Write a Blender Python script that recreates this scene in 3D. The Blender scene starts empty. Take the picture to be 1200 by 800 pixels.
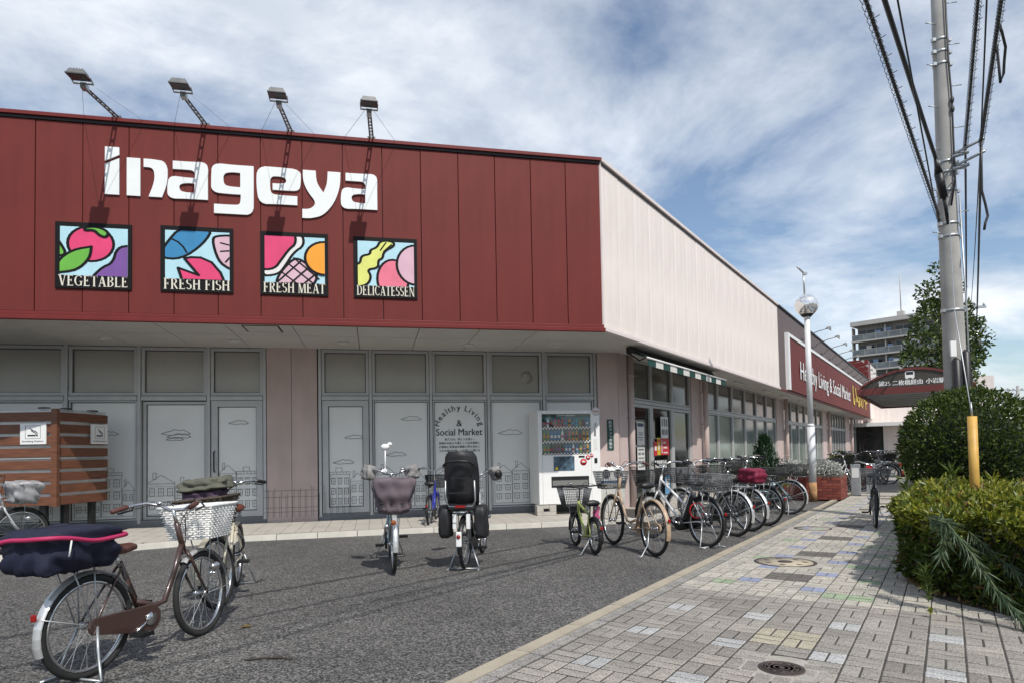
import bpy, bmesh, math, random
from mathutils import Matrix, Vector
import numpy as np
SC = bpy.context.scene
COL = SC.collection
R = random.Random(7)
rad = math.radians
PI = math.pi

# ---------------------------------------------------------------- camera
CAM_H = 1.25
PITCH, ROLL = rad(2.01), rad(-1.078)
Fv = Vector((0, math.cos(PITCH), math.sin(PITCH)))
U0 = Vector((0, -math.sin(PITCH), math.cos(PITCH)))
X0 = Vector((1, 0, 0))
Xv = X0*math.cos(ROLL) + U0*math.sin(ROLL)
Uv = U0*math.cos(ROLL) - X0*math.sin(ROLL)
cd = bpy.data.cameras.new('camera')
cd.sensor_width = 36; cd.lens = 756/1200*36; cd.shift_y = 103.5/1200
cd.clip_start = .05; cd.clip_end = 3000
cam = bpy.data.objects.new('camera', cd); COL.objects.link(cam)
M = Matrix.Identity(4)
for i in range(3):
    M[i][0] = Xv[i]; M[i][1] = Uv[i]; M[i][2] = -Fv[i]
M[0][3], M[1][3], M[2][3] = 0, 0, CAM_H
cam.matrix_world = M
SC.camera = cam

# ---------------------------------------------------------------- sky, sun, exposure
SUN_EL, SUN_AZ = rad(51), rad(158)     # azimuth clockwise from +Y
SC.view_settings.view_transform = 'Standard'
SC.view_settings.look = 'None'
SC.view_settings.exposure = 0.0
SC.view_settings.gamma = 1
wd = bpy.data.worlds.new('World'); SC.world = wd; wd.use_nodes = True
nt = wd.node_tree; nt.nodes.clear()
def wn(t, **k):
    n = nt.nodes.new(t)
    for a, b in k.items(): setattr(n, a, b)
    return n
out = wn('ShaderNodeOutputWorld'); bg = wn('ShaderNodeBackground')
sky = wn('ShaderNodeTexSky', sky_type='NISHITA', sun_disc=False, sun_elevation=SUN_EL, sun_rotation=SUN_AZ)
sky.air_density = 1.15; sky.dust_density = 0.4; sky.ozone_density = 2.6
tc = wn('ShaderNodeTexCoord'); sp = wn('ShaderNodeSeparateXYZ')
nt.links.new(tc.outputs['Generated'], sp.inputs[0])
az_ = wn('ShaderNodeMath', operation='MAXIMUM'); az_.inputs[1].default_value = 0.0
nt.links.new(sp.outputs['Z'], az_.inputs[0])
ad = wn('ShaderNodeMath', operation='ADD'); ad.inputs[1].default_value = .22
nt.links.new(az_.outputs[0], ad.inputs[0])
dx = wn('ShaderNodeMath', operation='DIVIDE'); dy = wn('ShaderNodeMath', operation='DIVIDE')
nt.links.new(sp.outputs['X'], dx.inputs[0]); nt.links.new(ad.outputs[0], dx.inputs[1])
nt.links.new(sp.outputs['Y'], dy.inputs[0]); nt.links.new(ad.outputs[0], dy.inputs[1])
cb = wn('ShaderNodeCombineXYZ')
nt.links.new(dx.outputs[0], cb.inputs[0]); nt.links.new(dy.outputs[0], cb.inputs[1])
cb.inputs[2].default_value = 3.7
mp = wn('ShaderNodeMapping'); mp.inputs['Rotation'].default_value = (0, 0, rad(-32)); mp.inputs['Scale'].default_value = (.95, 1.05, 1)
nt.links.new(cb.outputs[0], mp.inputs[0])
n1 = wn('ShaderNodeTexNoise'); n1.inputs['Scale'].default_value = 1.35; n1.inputs['Detail'].default_value = 9
n1.inputs['Roughness'].default_value = .60; n1.inputs['Distortion'].default_value = .25
nt.links.new(mp.outputs[0], n1.inputs['Vector'])
r1 = wn('ShaderNodeValToRGB'); r1.color_ramp.elements[0].position = .385; r1.color_ramp.elements[1].position = .615
r1.color_ramp.elements[0].color = (.05, .05, .05, 1); r1.color_ramp.elements[1].color = (.92, .92, .92, 1)
nt.links.new(n1.outputs['Fac'], r1.inputs[0])
n2 = wn('ShaderNodeTexNoise'); n2.inputs['Scale'].default_value = 3.1; n2.inputs['Detail'].default_value = 6
nt.links.new(mp.outputs[0], n2.inputs['Vector'])
r2 = wn('ShaderNodeValToRGB'); r2.color_ramp.elements[0].position = .35; r2.color_ramp.elements[1].position = .7
CL0, CL1 = 6.1, 8.7
r2.color_ramp.elements[0].color = (CL0*.90, CL0*.98, CL0*1.10, 1); r2.color_ramp.elements[1].color = (CL1*.95, CL1*.99, CL1*1.04, 1)
nt.links.new(n2.outputs['Fac'], r2.inputs[0])
mx = wn('ShaderNodeMix', data_type='RGBA')
nt.links.new(r1.outputs[0], mx.inputs['Factor']); nt.links.new(sky.outputs[0], mx.inputs[6]); nt.links.new(r2.outputs[0], mx.inputs[7])
nt.links.new(mx.outputs[2], bg.inputs[0]); bg.inputs[1].default_value = .13
nt.links.new(bg.outputs[0], out.inputs[0])
sd = bpy.data.lights.new('sun', 'SUN'); sd.energy = 3.9; sd.angle = rad(.5); sd.color = (1, .955, .89)
so = bpy.data.objects.new('sun', sd); COL.objects.link(so)
sdir = Vector((math.sin(SUN_AZ)*math.cos(SUN_EL), math.cos(SUN_AZ)*math.cos(SUN_EL), math.sin(SUN_EL)))
so.rotation_euler = sdir.to_track_quat('Z', 'Y').to_euler(); so.location = sdir*60

# ---------------------------------------------------------------- materials
MATS = {}
def mat(name, col, rough=.6, var=.0, vs=6., bump=.0, bs=40., metal=0., spec=.5, island=0., streak=0., coat=0., fine=0., fs=120., objr=0.):
    if name in MATS: return MATS[name]
    m = bpy.data.materials.new(name); m.use_nodes = True; MATS[name] = m
    t = m.node_tree; b = t.nodes['Principled BSDF']
    b.inputs['Roughness'].default_value = rough; b.inputs['Metallic'].default_value = metal
    b.inputs['Specular IOR Level'].default_value = spec
    b.inputs['Coat Weight'].default_value = coat
    c = (*col, 1)
    b.inputs['Base Color'].default_value = c
    def node(ty): return t.nodes.new(ty)
    cur = None
    if var or bump or streak or fine:
        co = node('ShaderNodeTexCoord').outputs['Object']
    def mul(fac_out, lo, hi, f0=.3, f1=.7):
        nonlocal cur
        mr = node('ShaderNodeMapRange'); mr.inputs[1].default_value = f0; mr.inputs[2].default_value = f1
        mr.inputs[3].default_value = lo; mr.inputs[4].default_value = hi
        t.links.new(fac_out, mr.inputs[0])
        v = node('ShaderNodeVectorMath'); v.operation = 'SCALE'
        if cur is None: v.inputs[0].default_value = col
        else: t.links.new(cur, v.inputs[0])
        t.links.new(mr.outputs[0], v.inputs['Scale']); cur = v.outputs[0]
    def noise(scale, det=5, sc=None):
        n = node('ShaderNodeTexNoise'); n.inputs['Scale'].default_value = scale; n.inputs['Detail'].default_value = det
        if sc:
            q = node('ShaderNodeMapping'); q.inputs['Scale'].default_value = sc
            t.links.new(co, q.inputs[0]); t.links.new(q.outputs[0], n.inputs['Vector'])
        else: t.links.new(co, n.inputs['Vector'])
        return n.outputs['Fac']
    if var: mul(noise(vs), 1-var, 1+var)
    if streak: mul(noise(5, 4, (1, 1, .12)), 1-streak, 1+streak*.6)
    if fine: mul(noise(fs, 2), 1-fine, 1+fine, .35, .65)
    if island:
        g = node('ShaderNodeNewGeometry'); mul(g.outputs['Random Per Island'], 1-island, 1+island, 0, 1)
    if objr:
        g = node('ShaderNodeObjectInfo'); mul(g.outputs['Random'], 1-objr, 1+objr, 0, 1)
    if cur is not None: t.links.new(cur, b.inputs['Base Color'])
    if bump:
        bn = node('ShaderNodeBump'); bn.inputs['Strength'].default_value = bump; bn.inputs['Distance'].default_value = .01
        t.links.new(noise(bs, 4), bn.inputs['Height']); t.links.new(bn.outputs[0], b.inputs['Normal'])
    return m
def leafmat(name, c0, c1, rough=.45, trans=.25):
    if name in MATS: return MATS[name]
    m = bpy.data.materials.new(name); m.use_nodes = True; MATS[name] = m
    t = m.node_tree; b = t.nodes['Principled BSDF']
    g = t.nodes.new('ShaderNodeNewGeometry'); r = t.nodes.new('ShaderNodeValToRGB')
    r.color_ramp.elements[0].color = (*c0, 1); r.color_ramp.elements[1].color = (*c1, 1)
    t.links.new(g.outputs['Random Per Island'], r.inputs[0])
    t.links.new(r.outputs[0], b.inputs['Base Color']); b.inputs['Roughness'].default_value = rough
    tr = t.nodes.new('ShaderNodeBsdfTranslucent'); t.links.new(r.outputs[0], tr.inputs[0])
    ms = t.nodes.new('ShaderNodeMixShader'); ms.inputs[0].default_value = trans
    o = t.nodes['Material Output']
    t.links.new(b.outputs[0], ms.inputs[1]); t.links.new(tr.outputs[0], ms.inputs[2]); t.links.new(ms.outputs[0], o.inputs[0])
    return m

# ---------------------------------------------------------------- mesh builder
ID = Matrix.Identity(4)
class MB:
    def __init__(s): s.v = []; s.f = []; s.m = []; s.sm = []; s.T = None
    def add(s, vs, fs, m=0, smooth=False):
        n = len(s.v)
        if s.T is not None: vs = [s.T @ Vector(p) for p in vs]
        s.v.extend(tuple(p) for p in vs)
        for f in fs: s.f.append(tuple(i+n for i in f)); s.m.append(m); s.sm.append(smooth)
        return s
    def box(s, x0, x1, y0, y1, z0, z1, m=0):
        vs = [(x, y, z) for z in (z0, z1) for y in (y0, y1) for x in (x0, x1)]
        return s.add(vs, [(0,2,3,1),(4,5,7,6),(0,1,5,4),(2,6,7,3),(0,4,6,2),(1,3,7,5)], m)
    def hexa(s, b, t, m=0):      # bottom 4 pts, top 4 pts, same winding
        return s.add(list(b)+list(t), [(3,2,1,0),(4,5,6,7),(0,1,5,4),(1,2,6,5),(2,3,7,6),(3,0,4,7)], m)
    def tube(s, pts, r, n=6, m=0, closed=False, smooth=True, cap=True, flat=1.):
        P = [Vector(p) for p in pts]; k = len(P)
        if not hasattr(r, '__len__'): r = [r]*k
        vs = []; up = None
        for i in range(k):
            a = P[i-1] if (i > 0 or closed) else P[i]
            b = P[(i+1) % k] if (i < k-1 or closed) else P[i]
            d = (b-a)
            d = d.normalized() if d.length > 1e-9 else Vector((0,0,1))
            if up is None:
                up = Vector((0,0,1)) if abs(d.z) < .9 else Vector((1,0,0))
            x = d.cross(up)
            if x.length < 1e-5: x = d.cross(Vector((.3,1,.2)))
            x.normalize(); y = x.cross(d).normalized(); up = y
            for j in range(n):
                a_ = 2*PI*j/n
                vs.append(P[i] + x*(math.cos(a_)*r[i]*flat) + y*(math.sin(a_)*r[i]))
        fs = []
        for i in range(k if closed else k-1):
            for j in range(n):
                q = (i+1) % k
                fs.append((i*n+j, i*n+(j+1) % n, q*n+(j+1) % n, q*n+j))
        if cap and not closed:
            fs.append(tuple(range(n-1, -1, -1))); fs.append(tuple((k-1)*n+j for j in range(n)))
        return s.add(vs, fs, m, smooth)
    def lathe(s, prof, n=16, m=0, A=None, smooth=True):   # profile (r,z) about local z, A places it
        vs = []; fs = []; k = len(prof)
        for r, z in prof:
            for j in range(n):
                a = 2*PI*j/n; p = Vector((r*math.cos(a), r*math.sin(a), z))
                vs.append(A @ p if A is not None else p)
        for i in range(k-1):
            for j in range(n): fs.append((i*n+j, i*n+(j+1) % n, (i+1)*n+(j+1) % n, (i+1)*n+j))
        if prof[0][0] > 1e-6: fs.append(tuple(range(n-1, -1, -1)))
        if prof[-1][0] > 1e-6: fs.append(tuple((k-1)*n+j for j in range(n)))
        return s.add(vs, fs, m, smooth)
    def plate(s, pts, y0, y1, m=0):   # polygon in (x,z) extruded from y0 (front) to y1
        n = len(pts)
        vs = [(x, y0, z) for x, z in pts] + [(x, y1, z) for x, z in pts]
        return s.add(vs, [tuple(range(n)), tuple(range(2*n-1, n-1, -1))] + [(i, i+n, (i+1) % n+n, (i+1) % n) for i in range(n)], m)
    def slab(s, pts, z0, z1, m=0):    # polygon in (x,y)
        n = len(pts)
        vs = [(x, y, z1) for x, y in pts] + [(x, y, z0) for x, y in pts]
        return s.add(vs, [tuple(range(n)), tuple(range(2*n-1, n-1, -1))] + [(i, i+n, (i+1) % n+n, (i+1) % n) for i in range(n)], m)
    def sphere(s, c, r, n=12, k=8, m=0):
        c = Vector(c)
        if not hasattr(r, '__len__'): r = (r, r, r)
        A = Matrix.Translation(c) @ Matrix.Diagonal((r[0], r[1], r[2], 1))
        return s.lathe([(max(1e-7, math.sin(PI*i/k)), -math.cos(PI*i/k)) for i in range(k+1)], n, m, A)
    def torus(s, c, Rr, r, n=36, k=6, m=0, flat=1.):    # ring in the xz plane
        vs = []; fs = []
        for i in range(n):
            a = 2*PI*i/n
            for j in range(k):
                b = 2*PI*j/k; q = Rr + r*math.cos(b)
                vs.append((c[0]+q*math.cos(a), c[1]+r*math.sin(b)*flat, c[2]+q*math.sin(a)))
        for i in range(n):
            for j in range(k): fs.append((i*k+j, ((i+1) % n)*k+j, ((i+1) % n)*k+(j+1) % k, i*k+(j+1) % k))
        return s.add(vs, fs, m, True)
    def mesh(s, name, mats, bevel=0):
        me = bpy.data.meshes.new(name)
        me.from_pydata(s.v, [], s.f)
        for x in (mats if isinstance(mats, (list, tuple)) else [mats]): me.materials.append(x)
        me.polygons.foreach_set('material_index', s.m); me.polygons.foreach_set('use_smooth', s.sm)
        bm = bmesh.new(); bm.from_mesh(me)
        bmesh.ops.recalc_face_normals(bm, faces=bm.faces)
        if bevel: bmesh.ops.bevel(bm, geom=bm.edges[:], offset=bevel, segments=2, affect='EDGES', profile=.5)
        bm.to_mesh(me); bm.free()
        return me
    def build(s, name, mats, parent=None, Mw=None, bevel=0):
        return obj(name, s.mesh(name, mats, bevel), parent, Mw)
WM = {}
def place(o, parent, Mw):
    if Mw is None: Mw = WM[parent.name] if parent else ID
    WM[o.name] = Mw.copy()
    if parent: o.parent = parent; o.matrix_basis = WM[parent.name].inverted() @ Mw
    else: o.matrix_basis = Mw
def obj(name, me, parent=None, Mw=None):
    o = bpy.data.objects.new(name, me); COL.objects.link(o); place(o, parent, Mw); return o
def tag(o, label=None, cat=None, group=None, kind=None):
    for k, v in (('label', label), ('category', cat), ('group', group), ('kind', kind)):
        if v: o[k] = v
    return o
def thing(name, label, cat, Mw=None, group=None):
    o = bpy.data.objects.new(name, None); o.empty_display_size = .2; COL.objects.link(o)
    place(o, None, Mw if Mw is not None else ID); return tag(o, label, cat, group)
def struct(o): o['kind'] = 'structure'; return o
def stuff(o): o['kind'] = 'stuff'; return o
def TR(x, y, z=0., a=0.): return Matrix.Translation((x, y, z)) @ Matrix.Rotation(a, 4, 'Z')
def frame(O, d, n, z=0.):     # local x along d, local y into the wall (-n), z up
    return Matrix(((d[0], -n[0], 0, O[0]), (d[1], -n[1], 0, O[1]), (0, 0, 1, z), (0, 0, 0, 1)))
def copy_tree(o, Mw, label=None, parent=None):
    c = o.copy(); COL.objects.link(c)
    if parent is None:
        place(c, None, Mw)
        if label: c['label'] = label
    else:
        c.parent = parent; c.matrix_basis = o.matrix_basis.copy(); WM[c.name] = WM[parent.name] @ c.matrix_basis
    for ch in KIDS.get(o.name, []) or [k for k in bpy.data.objects if k.parent == o]: copy_tree(ch, None, None, c)
    return c
KIDS = {}
def text_mesh(body, size=1., extrude=.0, align='LEFT', space=1., shear=0., offset=0.):
    cu = bpy.data.curves.new('lettering', 'FONT'); cu.body = body; cu.size = size; cu.extrude = extrude
    cu.align_x = align; cu.space_character = space; cu.shear = shear; cu.offset = offset; cu.resolution_u = 3
    o = bpy.data.objects.new('lettering', cu); COL.objects.link(o)
    dg = bpy.context.evaluated_depsgraph_get()
    me = bpy.data.meshes.new_from_object(o.evaluated_get(dg))
    V = [tuple(v.co) for v in me.vertices]; F = [tuple(p.vertices) for p in me.polygons]
    bpy.data.objects.remove(o); bpy.data.curves.remove(cu); bpy.data.meshes.remove(me)
    return V, F
def put_text(mb, body, x, z, size, y=-.01, ext=.002, m=0, width=None, height=None, align='CENTER', bold=0., A=None):
    V, F = text_mesh(body, 1., 0, 'LEFT')
    if not V: return
    xs = [p[0] for p in V]; zs = [p[1] for p in V]
    x0, x1, z0, z1 = min(xs), max(xs), min(zs), max(zs)
    sx = sz = size
    if width: sx = width/(x1-x0)
    if height: sz = height/(z1-z0)
    off = (x0+x1)/2 if align == 'CENTER' else x0
    bz = z0 if height else 0
    P = [((p[0]-off)*sx, (p[1]-bz)*sz) for p in V]
    if A is not None: P = [A(p) for p in P]
    mb.add([(x+p[0], y, z+p[1]) for p in P], F, m)
    if bold:      # heavier strokes: two more copies a hair apart in depth
        w = bold*sx*1.3
        mb.add([(x+p[0]+w, y-.0005, z+p[1]) for p in P], F, m); mb.add([(x+p[0]-w, y-.001, z+p[1]) for p in P], F, m)

# building frames: I = corner of the glazing lines, C = corner of the projecting fascia
I0 = Vector((2.12, 13.61)); C0 = Vector((1.559, 10.734))
dL = Vector((.97756, .21067)); nL = Vector((.21067, -.97756))
dR = Vector((.55975, .82866)); nR = Vector((.82866, -.55975))
WL = frame(I0, dL, nL); WR = frame(I0, dR, nR)      # glazing planes
FL = frame(C0, dL, nL); FR = frame(C0, dR, nR)      # fascia planes
K0 = Vector((-.417, 3.57)); KF = frame(K0, nR, -dR)  # pavement frame: x = across (u), y = along (v)
def uv(u, v, z=0): return Vector((K0.x+nR.x*u+dR.x*v, K0.y+nR.y*u+dR.y*v, z))
# ---------------------------------------------------------------- palette
m_red = mat('red_panel', (.147, .0245, .020), .6, spec=.25, var=.06, vs=1.5, bump=.12, bs=260, streak=.10, fine=.06, fs=300)
m_redtrim = mat('red_trim', (.15, .018, .016), .5, spec=.3, var=.1, vs=3)
m_dark = mat('dark_trim', (.018, .014, .014), .5)
m_pale = mat('pale_panel', (.83, .74, .685), .75, var=.05, vs=.8, bump=.25, bs=90, streak=.09, fine=.04, fs=200)
m_paletrim = mat('pale_trim', (.74, .66, .63), .55, var=.05, vs=3)
m_pink = mat('pink_wall', (.54, .435, .405), .75, var=.07, vs=2, bump=.3, bs=140, streak=.06)
m_brown = mat('brown_panel', (.125, .092, .088), .6, var=.08, vs=2, bump=.1, bs=200)
m_soffit = mat('soffit_board', (.60, .575, .54), .8, var=.05, vs=1.2, streak=.03)
m_joint = mat('dark_joint', (.06, .055, .05), .8)
m_alu = mat('aluminium_frame', (.47, .48, .48), .45, var=.06, vs=4, metal=.15)
m_film = mat('frosted_film', (.76, .775, .765), .26, var=.07, vs=.7, spec=.5)  # soft tone variation in the colour imitates reflections on the panes
m_filmup = mat('upper_film', (.36, .35, .315), .2, var=.06, vs=1.0, spec=.5)
m_ink = mat('print_ink', (.035, .037, .04), .6)
m_inkmural = mat('mural_ink', (.10, .105, .11), .6)
m_inkpale = mat('pale_print_ink', (.13, .14, .15), .6)
m_glass = mat('window_glass', (.135, .128, .113), .10, var=.25, vs=.9, spec=.5)
m_glassd = mat('door_glass', (.022, .024, .022), .05, var=.5, vs=.9, spec=.6)
m_glasslow = mat('blind_glass', (.21, .255, .225), .09, var=.22, vs=1.3, spec=.5)
m_guard = mat('polished_guard', (.62, .63, .63), .35, metal=.55, var=.05, vs=9)
m_white = mat('white_paint', (.8, .8, .79), .35, var=.03, vs=5)
m_offw = mat('off_white', (.68, .68, .66), .5, var=.06, vs=6)
m_letter = mat('white_letter', (.78, .80, .79), .45, var=.03, vs=4)
m_yellow = mat('yellow_letter', (.75, .55, .03), .45)
m_black = mat('black_plastic', (.012, .012, .013), .45, var=.2, vs=9)
m_rubber = mat('tyre_rubber', (.018, .018, .018), .8, var=.2, vs=14)
m_chrome = mat('chrome', (.62, .62, .62), .18, metal=1., var=.06, vs=20)
m_steel = mat('galvanised_steel', (.42, .44, .45), .42, metal=.7, var=.12, vs=9)
m_wire = mat('dark_wire', (.02, .02, .02), .5)
m_redl = mat('red_reflector', (.28, .01, .008), .2)
m_conc = mat('concrete_block', (.42, .40, .36), .9, var=.12, vs=8, bump=.4, bs=60)
m_walk = mat('walkway_concrete', (.40, .375, .335), .9, var=.08, vs=1.6, bump=.2, bs=80, fine=.08, fs=90)

def asphalt():
    m = bpy.data.materials.new('asphalt'); m.use_nodes = True
    t = m.node_tree; b = t.nodes['Principled BSDF']; b.inputs['Roughness'].default_value = .85
    co = t.nodes.new('ShaderNodeTexCoord').outputs['Object']
    def tex(ty, sc, **k):
        n = t.nodes.new(ty); n.inputs['Scale'].default_value = sc
        for a, v in k.items(): n.inputs[a].default_value = v
        t.links.new(co, n.inputs['Vector']); return n
    vo = tex('ShaderNodeTexVoronoi', 100); no = tex('ShaderNodeTexNoise', 70, Detail=4, Roughness=.7)
    big = tex('ShaderNodeTexNoise', .55, Detail=5); mid = tex('ShaderNodeTexNoise', 4, Detail=4)
    r = t.nodes.new('ShaderNodeValToRGB')
    e = r.color_ramp.elements; e[0].position = .30; e[0].color = (.018, .0175, .017, 1); e[1].position = .72; e[1].color = (.235, .226, .212, 1)
    q = r.color_ramp.elements.new(.5); q.color = (.072, .069, .065, 1)
    a = t.nodes.new('ShaderNodeMix'); a.inputs[0].default_value = .45
    s = t.nodes.new('ShaderNodeSeparateColor'); t.links.new(vo.outputs['Color'], s.inputs[0])
    t.links.new(no.outputs['Fac'], a.inputs[2]); t.links.new(s.outputs[0], a.inputs[3])
    t.links.new(a.outputs[0], r.inputs[0])
    def mr(src, lo, hi):
        x = t.nodes.new('ShaderNodeMapRange'); x.inputs[1].default_value = .3; x.inputs[2].default_value = .7
        x.inputs[3].default_value = lo; x.inputs[4].default_value = hi; t.links.new(src, x.inputs[0]); return x.outputs[0]
    mu = t.nodes.new('ShaderNodeMath'); mu.operation = 'MULTIPLY'
    t.links.new(mr(big.outputs['Fac'], .74, 1.22), mu.inputs[0]); t.links.new(mr(mid.outputs['Fac'], .9, 1.1), mu.inputs[1])
    v = t.nodes.new('ShaderNodeVectorMath'); v.operation = 'SCALE'
    t.links.new(r.outputs[0], v.inputs[0]); t.links.new(mu.outputs[0], v.inputs['Scale'])
    t.links.new(v.outputs[0], b.inputs['Base Color'])
    bn = t.nodes.new('ShaderNodeBump'); bn.inputs['Strength'].default_value = .7; bn.inputs['Distance'].default_value = .006
    t.links.new(a.outputs[0], bn.inputs['Height']); t.links.new(bn.outputs[0], b.inputs['Normal'])
    return m
m_asph = asphalt()

# ---------------------------------------------------------------- ground
g = MB()
g.add([(-900, -900, -.035), (900, -900, -.035), (900, 900, -.035), (-900, 900, -.035)], [(0, 1, 2, 3)])
# fine apron close to the camera keeps object coordinates small
struct(g.build('ground', m_asph))

# pavement: bed + bricks
m_bed = mat('joint_sand', (.055, .05, .043), .95, var=.2, vs=6, fine=.3, fs=150)
m_far = mat('far_pavers', (.40, .375, .335), .9, var=.12, vs=1.5)
pav = MB()
pav.slab([(.235, -4), (3.42, -4), (3.42, 16), (.235, 16)], -.06, -.0035)
pav.slab([(.235, 16), (3.2, 16), (3.2, 120), (.235, 120)], -.06, -.006, 1)
pavement = struct(pav.build('pavement', [m_bed, m_far], None, KF))
def brickmat(n, c): return mat('brick_'+n, c, .92, var=.16, vs=14, bump=.5, bs=90, fine=.42, fs=95, island=.10, objr=.12)
bm_ = {'grey': brickmat('grey', (.27, .249, .222)), 'grey2': brickmat('grey_brown', (.225, .205, .182)), 'grey3': brickmat('warm_grey', (.295, .268, .236)),
       'light': brickmat('light', (.365, .365, .355)), 'cream': brickmat('cream', (.42, .39, .335)), 'cream2': brickmat('cream_grey', (.37, .35, .305)),
       'dark': brickmat('dark', (.135, .123, .112)), 'blue': brickmat('blue', (.25, .275, .38)), 'green': brickmat('green', (.27, .335, .22)), 'yell': brickmat('yellow', (.35, .318, .24))}
UW = .195
def cell_kind(i, j):         # column i from the kerb, row j along the street (row 15 is the border of the two patterns)
    if j < 15:
        if i % 3 == 1 and (j % 4) == 3: return 'light'
        if i in (5, 6) and j in (8, 9): return 'yell'
        if i in (2, 3) and j in (5, 6): return 'grey2'
        if i in (2, 3) and j in (12, 13): return 'grey2'
        return R.choice(['grey', 'grey', 'grey', 'grey2', 'grey3'])
    k = j-15
    if k % 8 in (4, 5) and i in (3, 4) : return 'dark'
    if k % 8 in (4,) and i in (3, 4): return 'dark'
    if i == 2 and k % 4 == 3: return 'blue'
    if i == 5 and k % 4 == 2: return 'blue'
    if i == 1 and k % 8 in (2,): return 'green'
    if i in (6, 7) and k % 8 == 1 : return 'green'
    if i == 7 and k % 8 == 5: return 'green'
    return R.choice(['cream', 'cream', 'cream2'])
BR_BOX = {}
def brick_mesh(horiz, kind, var):
    key = (horiz, kind, var)
    if key in BR_BOX: return BR_BOX[key]
    w, l = (UW-.010, UW/2-.014) if horiz else (UW/2-.009, UW-.015)
    q = random.Random(var*31+horiz); c = .004
    b = MB(); z0, z1 = -.03, 0.
    zt = [z1+q.uniform(-.002, .0015) for _ in range(4)]
    o = [(-w/2, -l/2), (w/2, -l/2), (w/2, l/2), (-w/2, l/2)]
    i_ = [(x*(1-2*c/w), y*(1-2*c/l)) for x, y in o]
    vs = [(x, y, z0) for x, y in o] + [(x, y, z1-c) for x, y in o] + [(x, y, zt[n]) for n, (x, y) in enumerate(i_)]
    fs = [(8, 9, 10, 11)] + [(a, (a+1) % 4, (a+1) % 4+4, a+4) for a in range(4)] + [(a+4, (a+1) % 4+4, (a+1) % 4+8, a+8) for a in range(4)]
    b.add(vs, fs)
    BR_BOX[key] = b.mesh('brick', bm_[kind]); return BR_BOX[key]
MH = [(1.515, 1.19, .125), (.818, 4.83, .32), (.57, 8.12, .27)]   # manhole covers (u, v, radius)
cells = []
NROW = 80
for j in range(-20, NROW):
    v = UW*(j+.5)+.08
    for i in range(0, 28):
        u = .24+UW*(i+.5)
        if any(math.hypot(u-a, v-b) < r+.04 for a, b, r in MH): continue
        umax = 3.3
        if v > 3.3: umax = 2.25 if v > 4.4 else 2.75
        if u > umax: continue
        d = uv(u, v).length
        cells.append((d, u, v, (i+j) % 2, cell_kind(i, j)))
def inview(u, v):
    p = uv(u, v); return p.y > 1.5 and abs(p.x/p.y) < .86 and 503+103+0*p.x < 9999 and (CAM_H*756/p.y) < 300
front = sorted([c for c in cells if inview(c[1], c[2])], key=lambda c: c[0])[:150]
fset = set((c[1], c[2]) for c in front)
rest = {k: MB() for k in bm_}
def two(u, v, hz):
    return [(u, v-UW/4), (u, v+UW/4)] if hz else [(u-UW/4, v), (u+UW/4, v)]
for d, u, v, hz, kind in cells:
    ind = (u, v) in fset
    for (a, b) in two(u, v, hz):
        dz = R.uniform(-.0015, .0015)
        me = brick_mesh(hz, kind, R.randint(0, 2))
        if ind:
            obj('brick', me, pavement, KF @ TR(a, b, dz))
        else:
            w, l = (UW-.010, UW/2-.014) if hz else (UW/2-.009, UW-.015)
            rest[kind].box(a-w/2, a+w/2, b-l/2, b+l/2, -.03, dz)
fill = MB(); mats_ = list(bm_); 
for n, k in enumerate(mats_):
    r_ = rest[k]; fill.add(r_.v, r_.f, n)
stuff(fill.build('brick_field', [bm_[k] for k in mats_], pavement, KF))
# loose filler pavers round the covers
ring = MB()
for a, b, r in MH:
    P = [(a+(r+.115)*math.cos(t*PI/12)*1.0, b+(r+.115)*math.sin(t*PI/12)) for t in range(24)]
    ring.slab(P, -.03, -.0022)
stuff(ring.build('mortar_patch', mat('mortar', (.36, .335, .295), .95, var=.15, vs=7, fine=.15), pavement, KF))
# kerb stones and the grey edging stones
m_kerb = mat('kerb_stone', (.37, .325, .25), .9, var=.14, vs=4, bump=.3, bs=70, fine=.12)
kerb = struct(MB().slab([(-.01, -4), (.236, -4), (.236, 120), (-.01, 120)], -.08, -.028).build('kerb', m_bed, None, KF))
ks = MB()
ks.hexa([(0, .004, -.05), (.132, .004, -.05), (.132, .696, -.05), (0, .696, -.05)], [(.018, .004, .004), (.132, .004, .008), (.132, .696, .008), (.018, .696, .004)])
ksm = ks.mesh('kerb_stone', m_kerb)
es = MB().box(.138, .232, .004, .226, -.05, .003).mesh('edging_stone', brickmat('edging', (.26, .248, .228)))
for n in range(-3, 30):
    obj('kerb_stone', ksm, kerb, KF @ TR(0, n*.7, R.uniform(-.002, .002)))
for n in range(-8, 50):
    obj('edging_stone', es, kerb, KF @ TR(0, n*.23, R.uniform(-.002, .001)))
kf = MB().box(0, .232, 21.0, 110, -.05, .004).build('kerb_run', m_kerb, kerb, KF)

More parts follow.
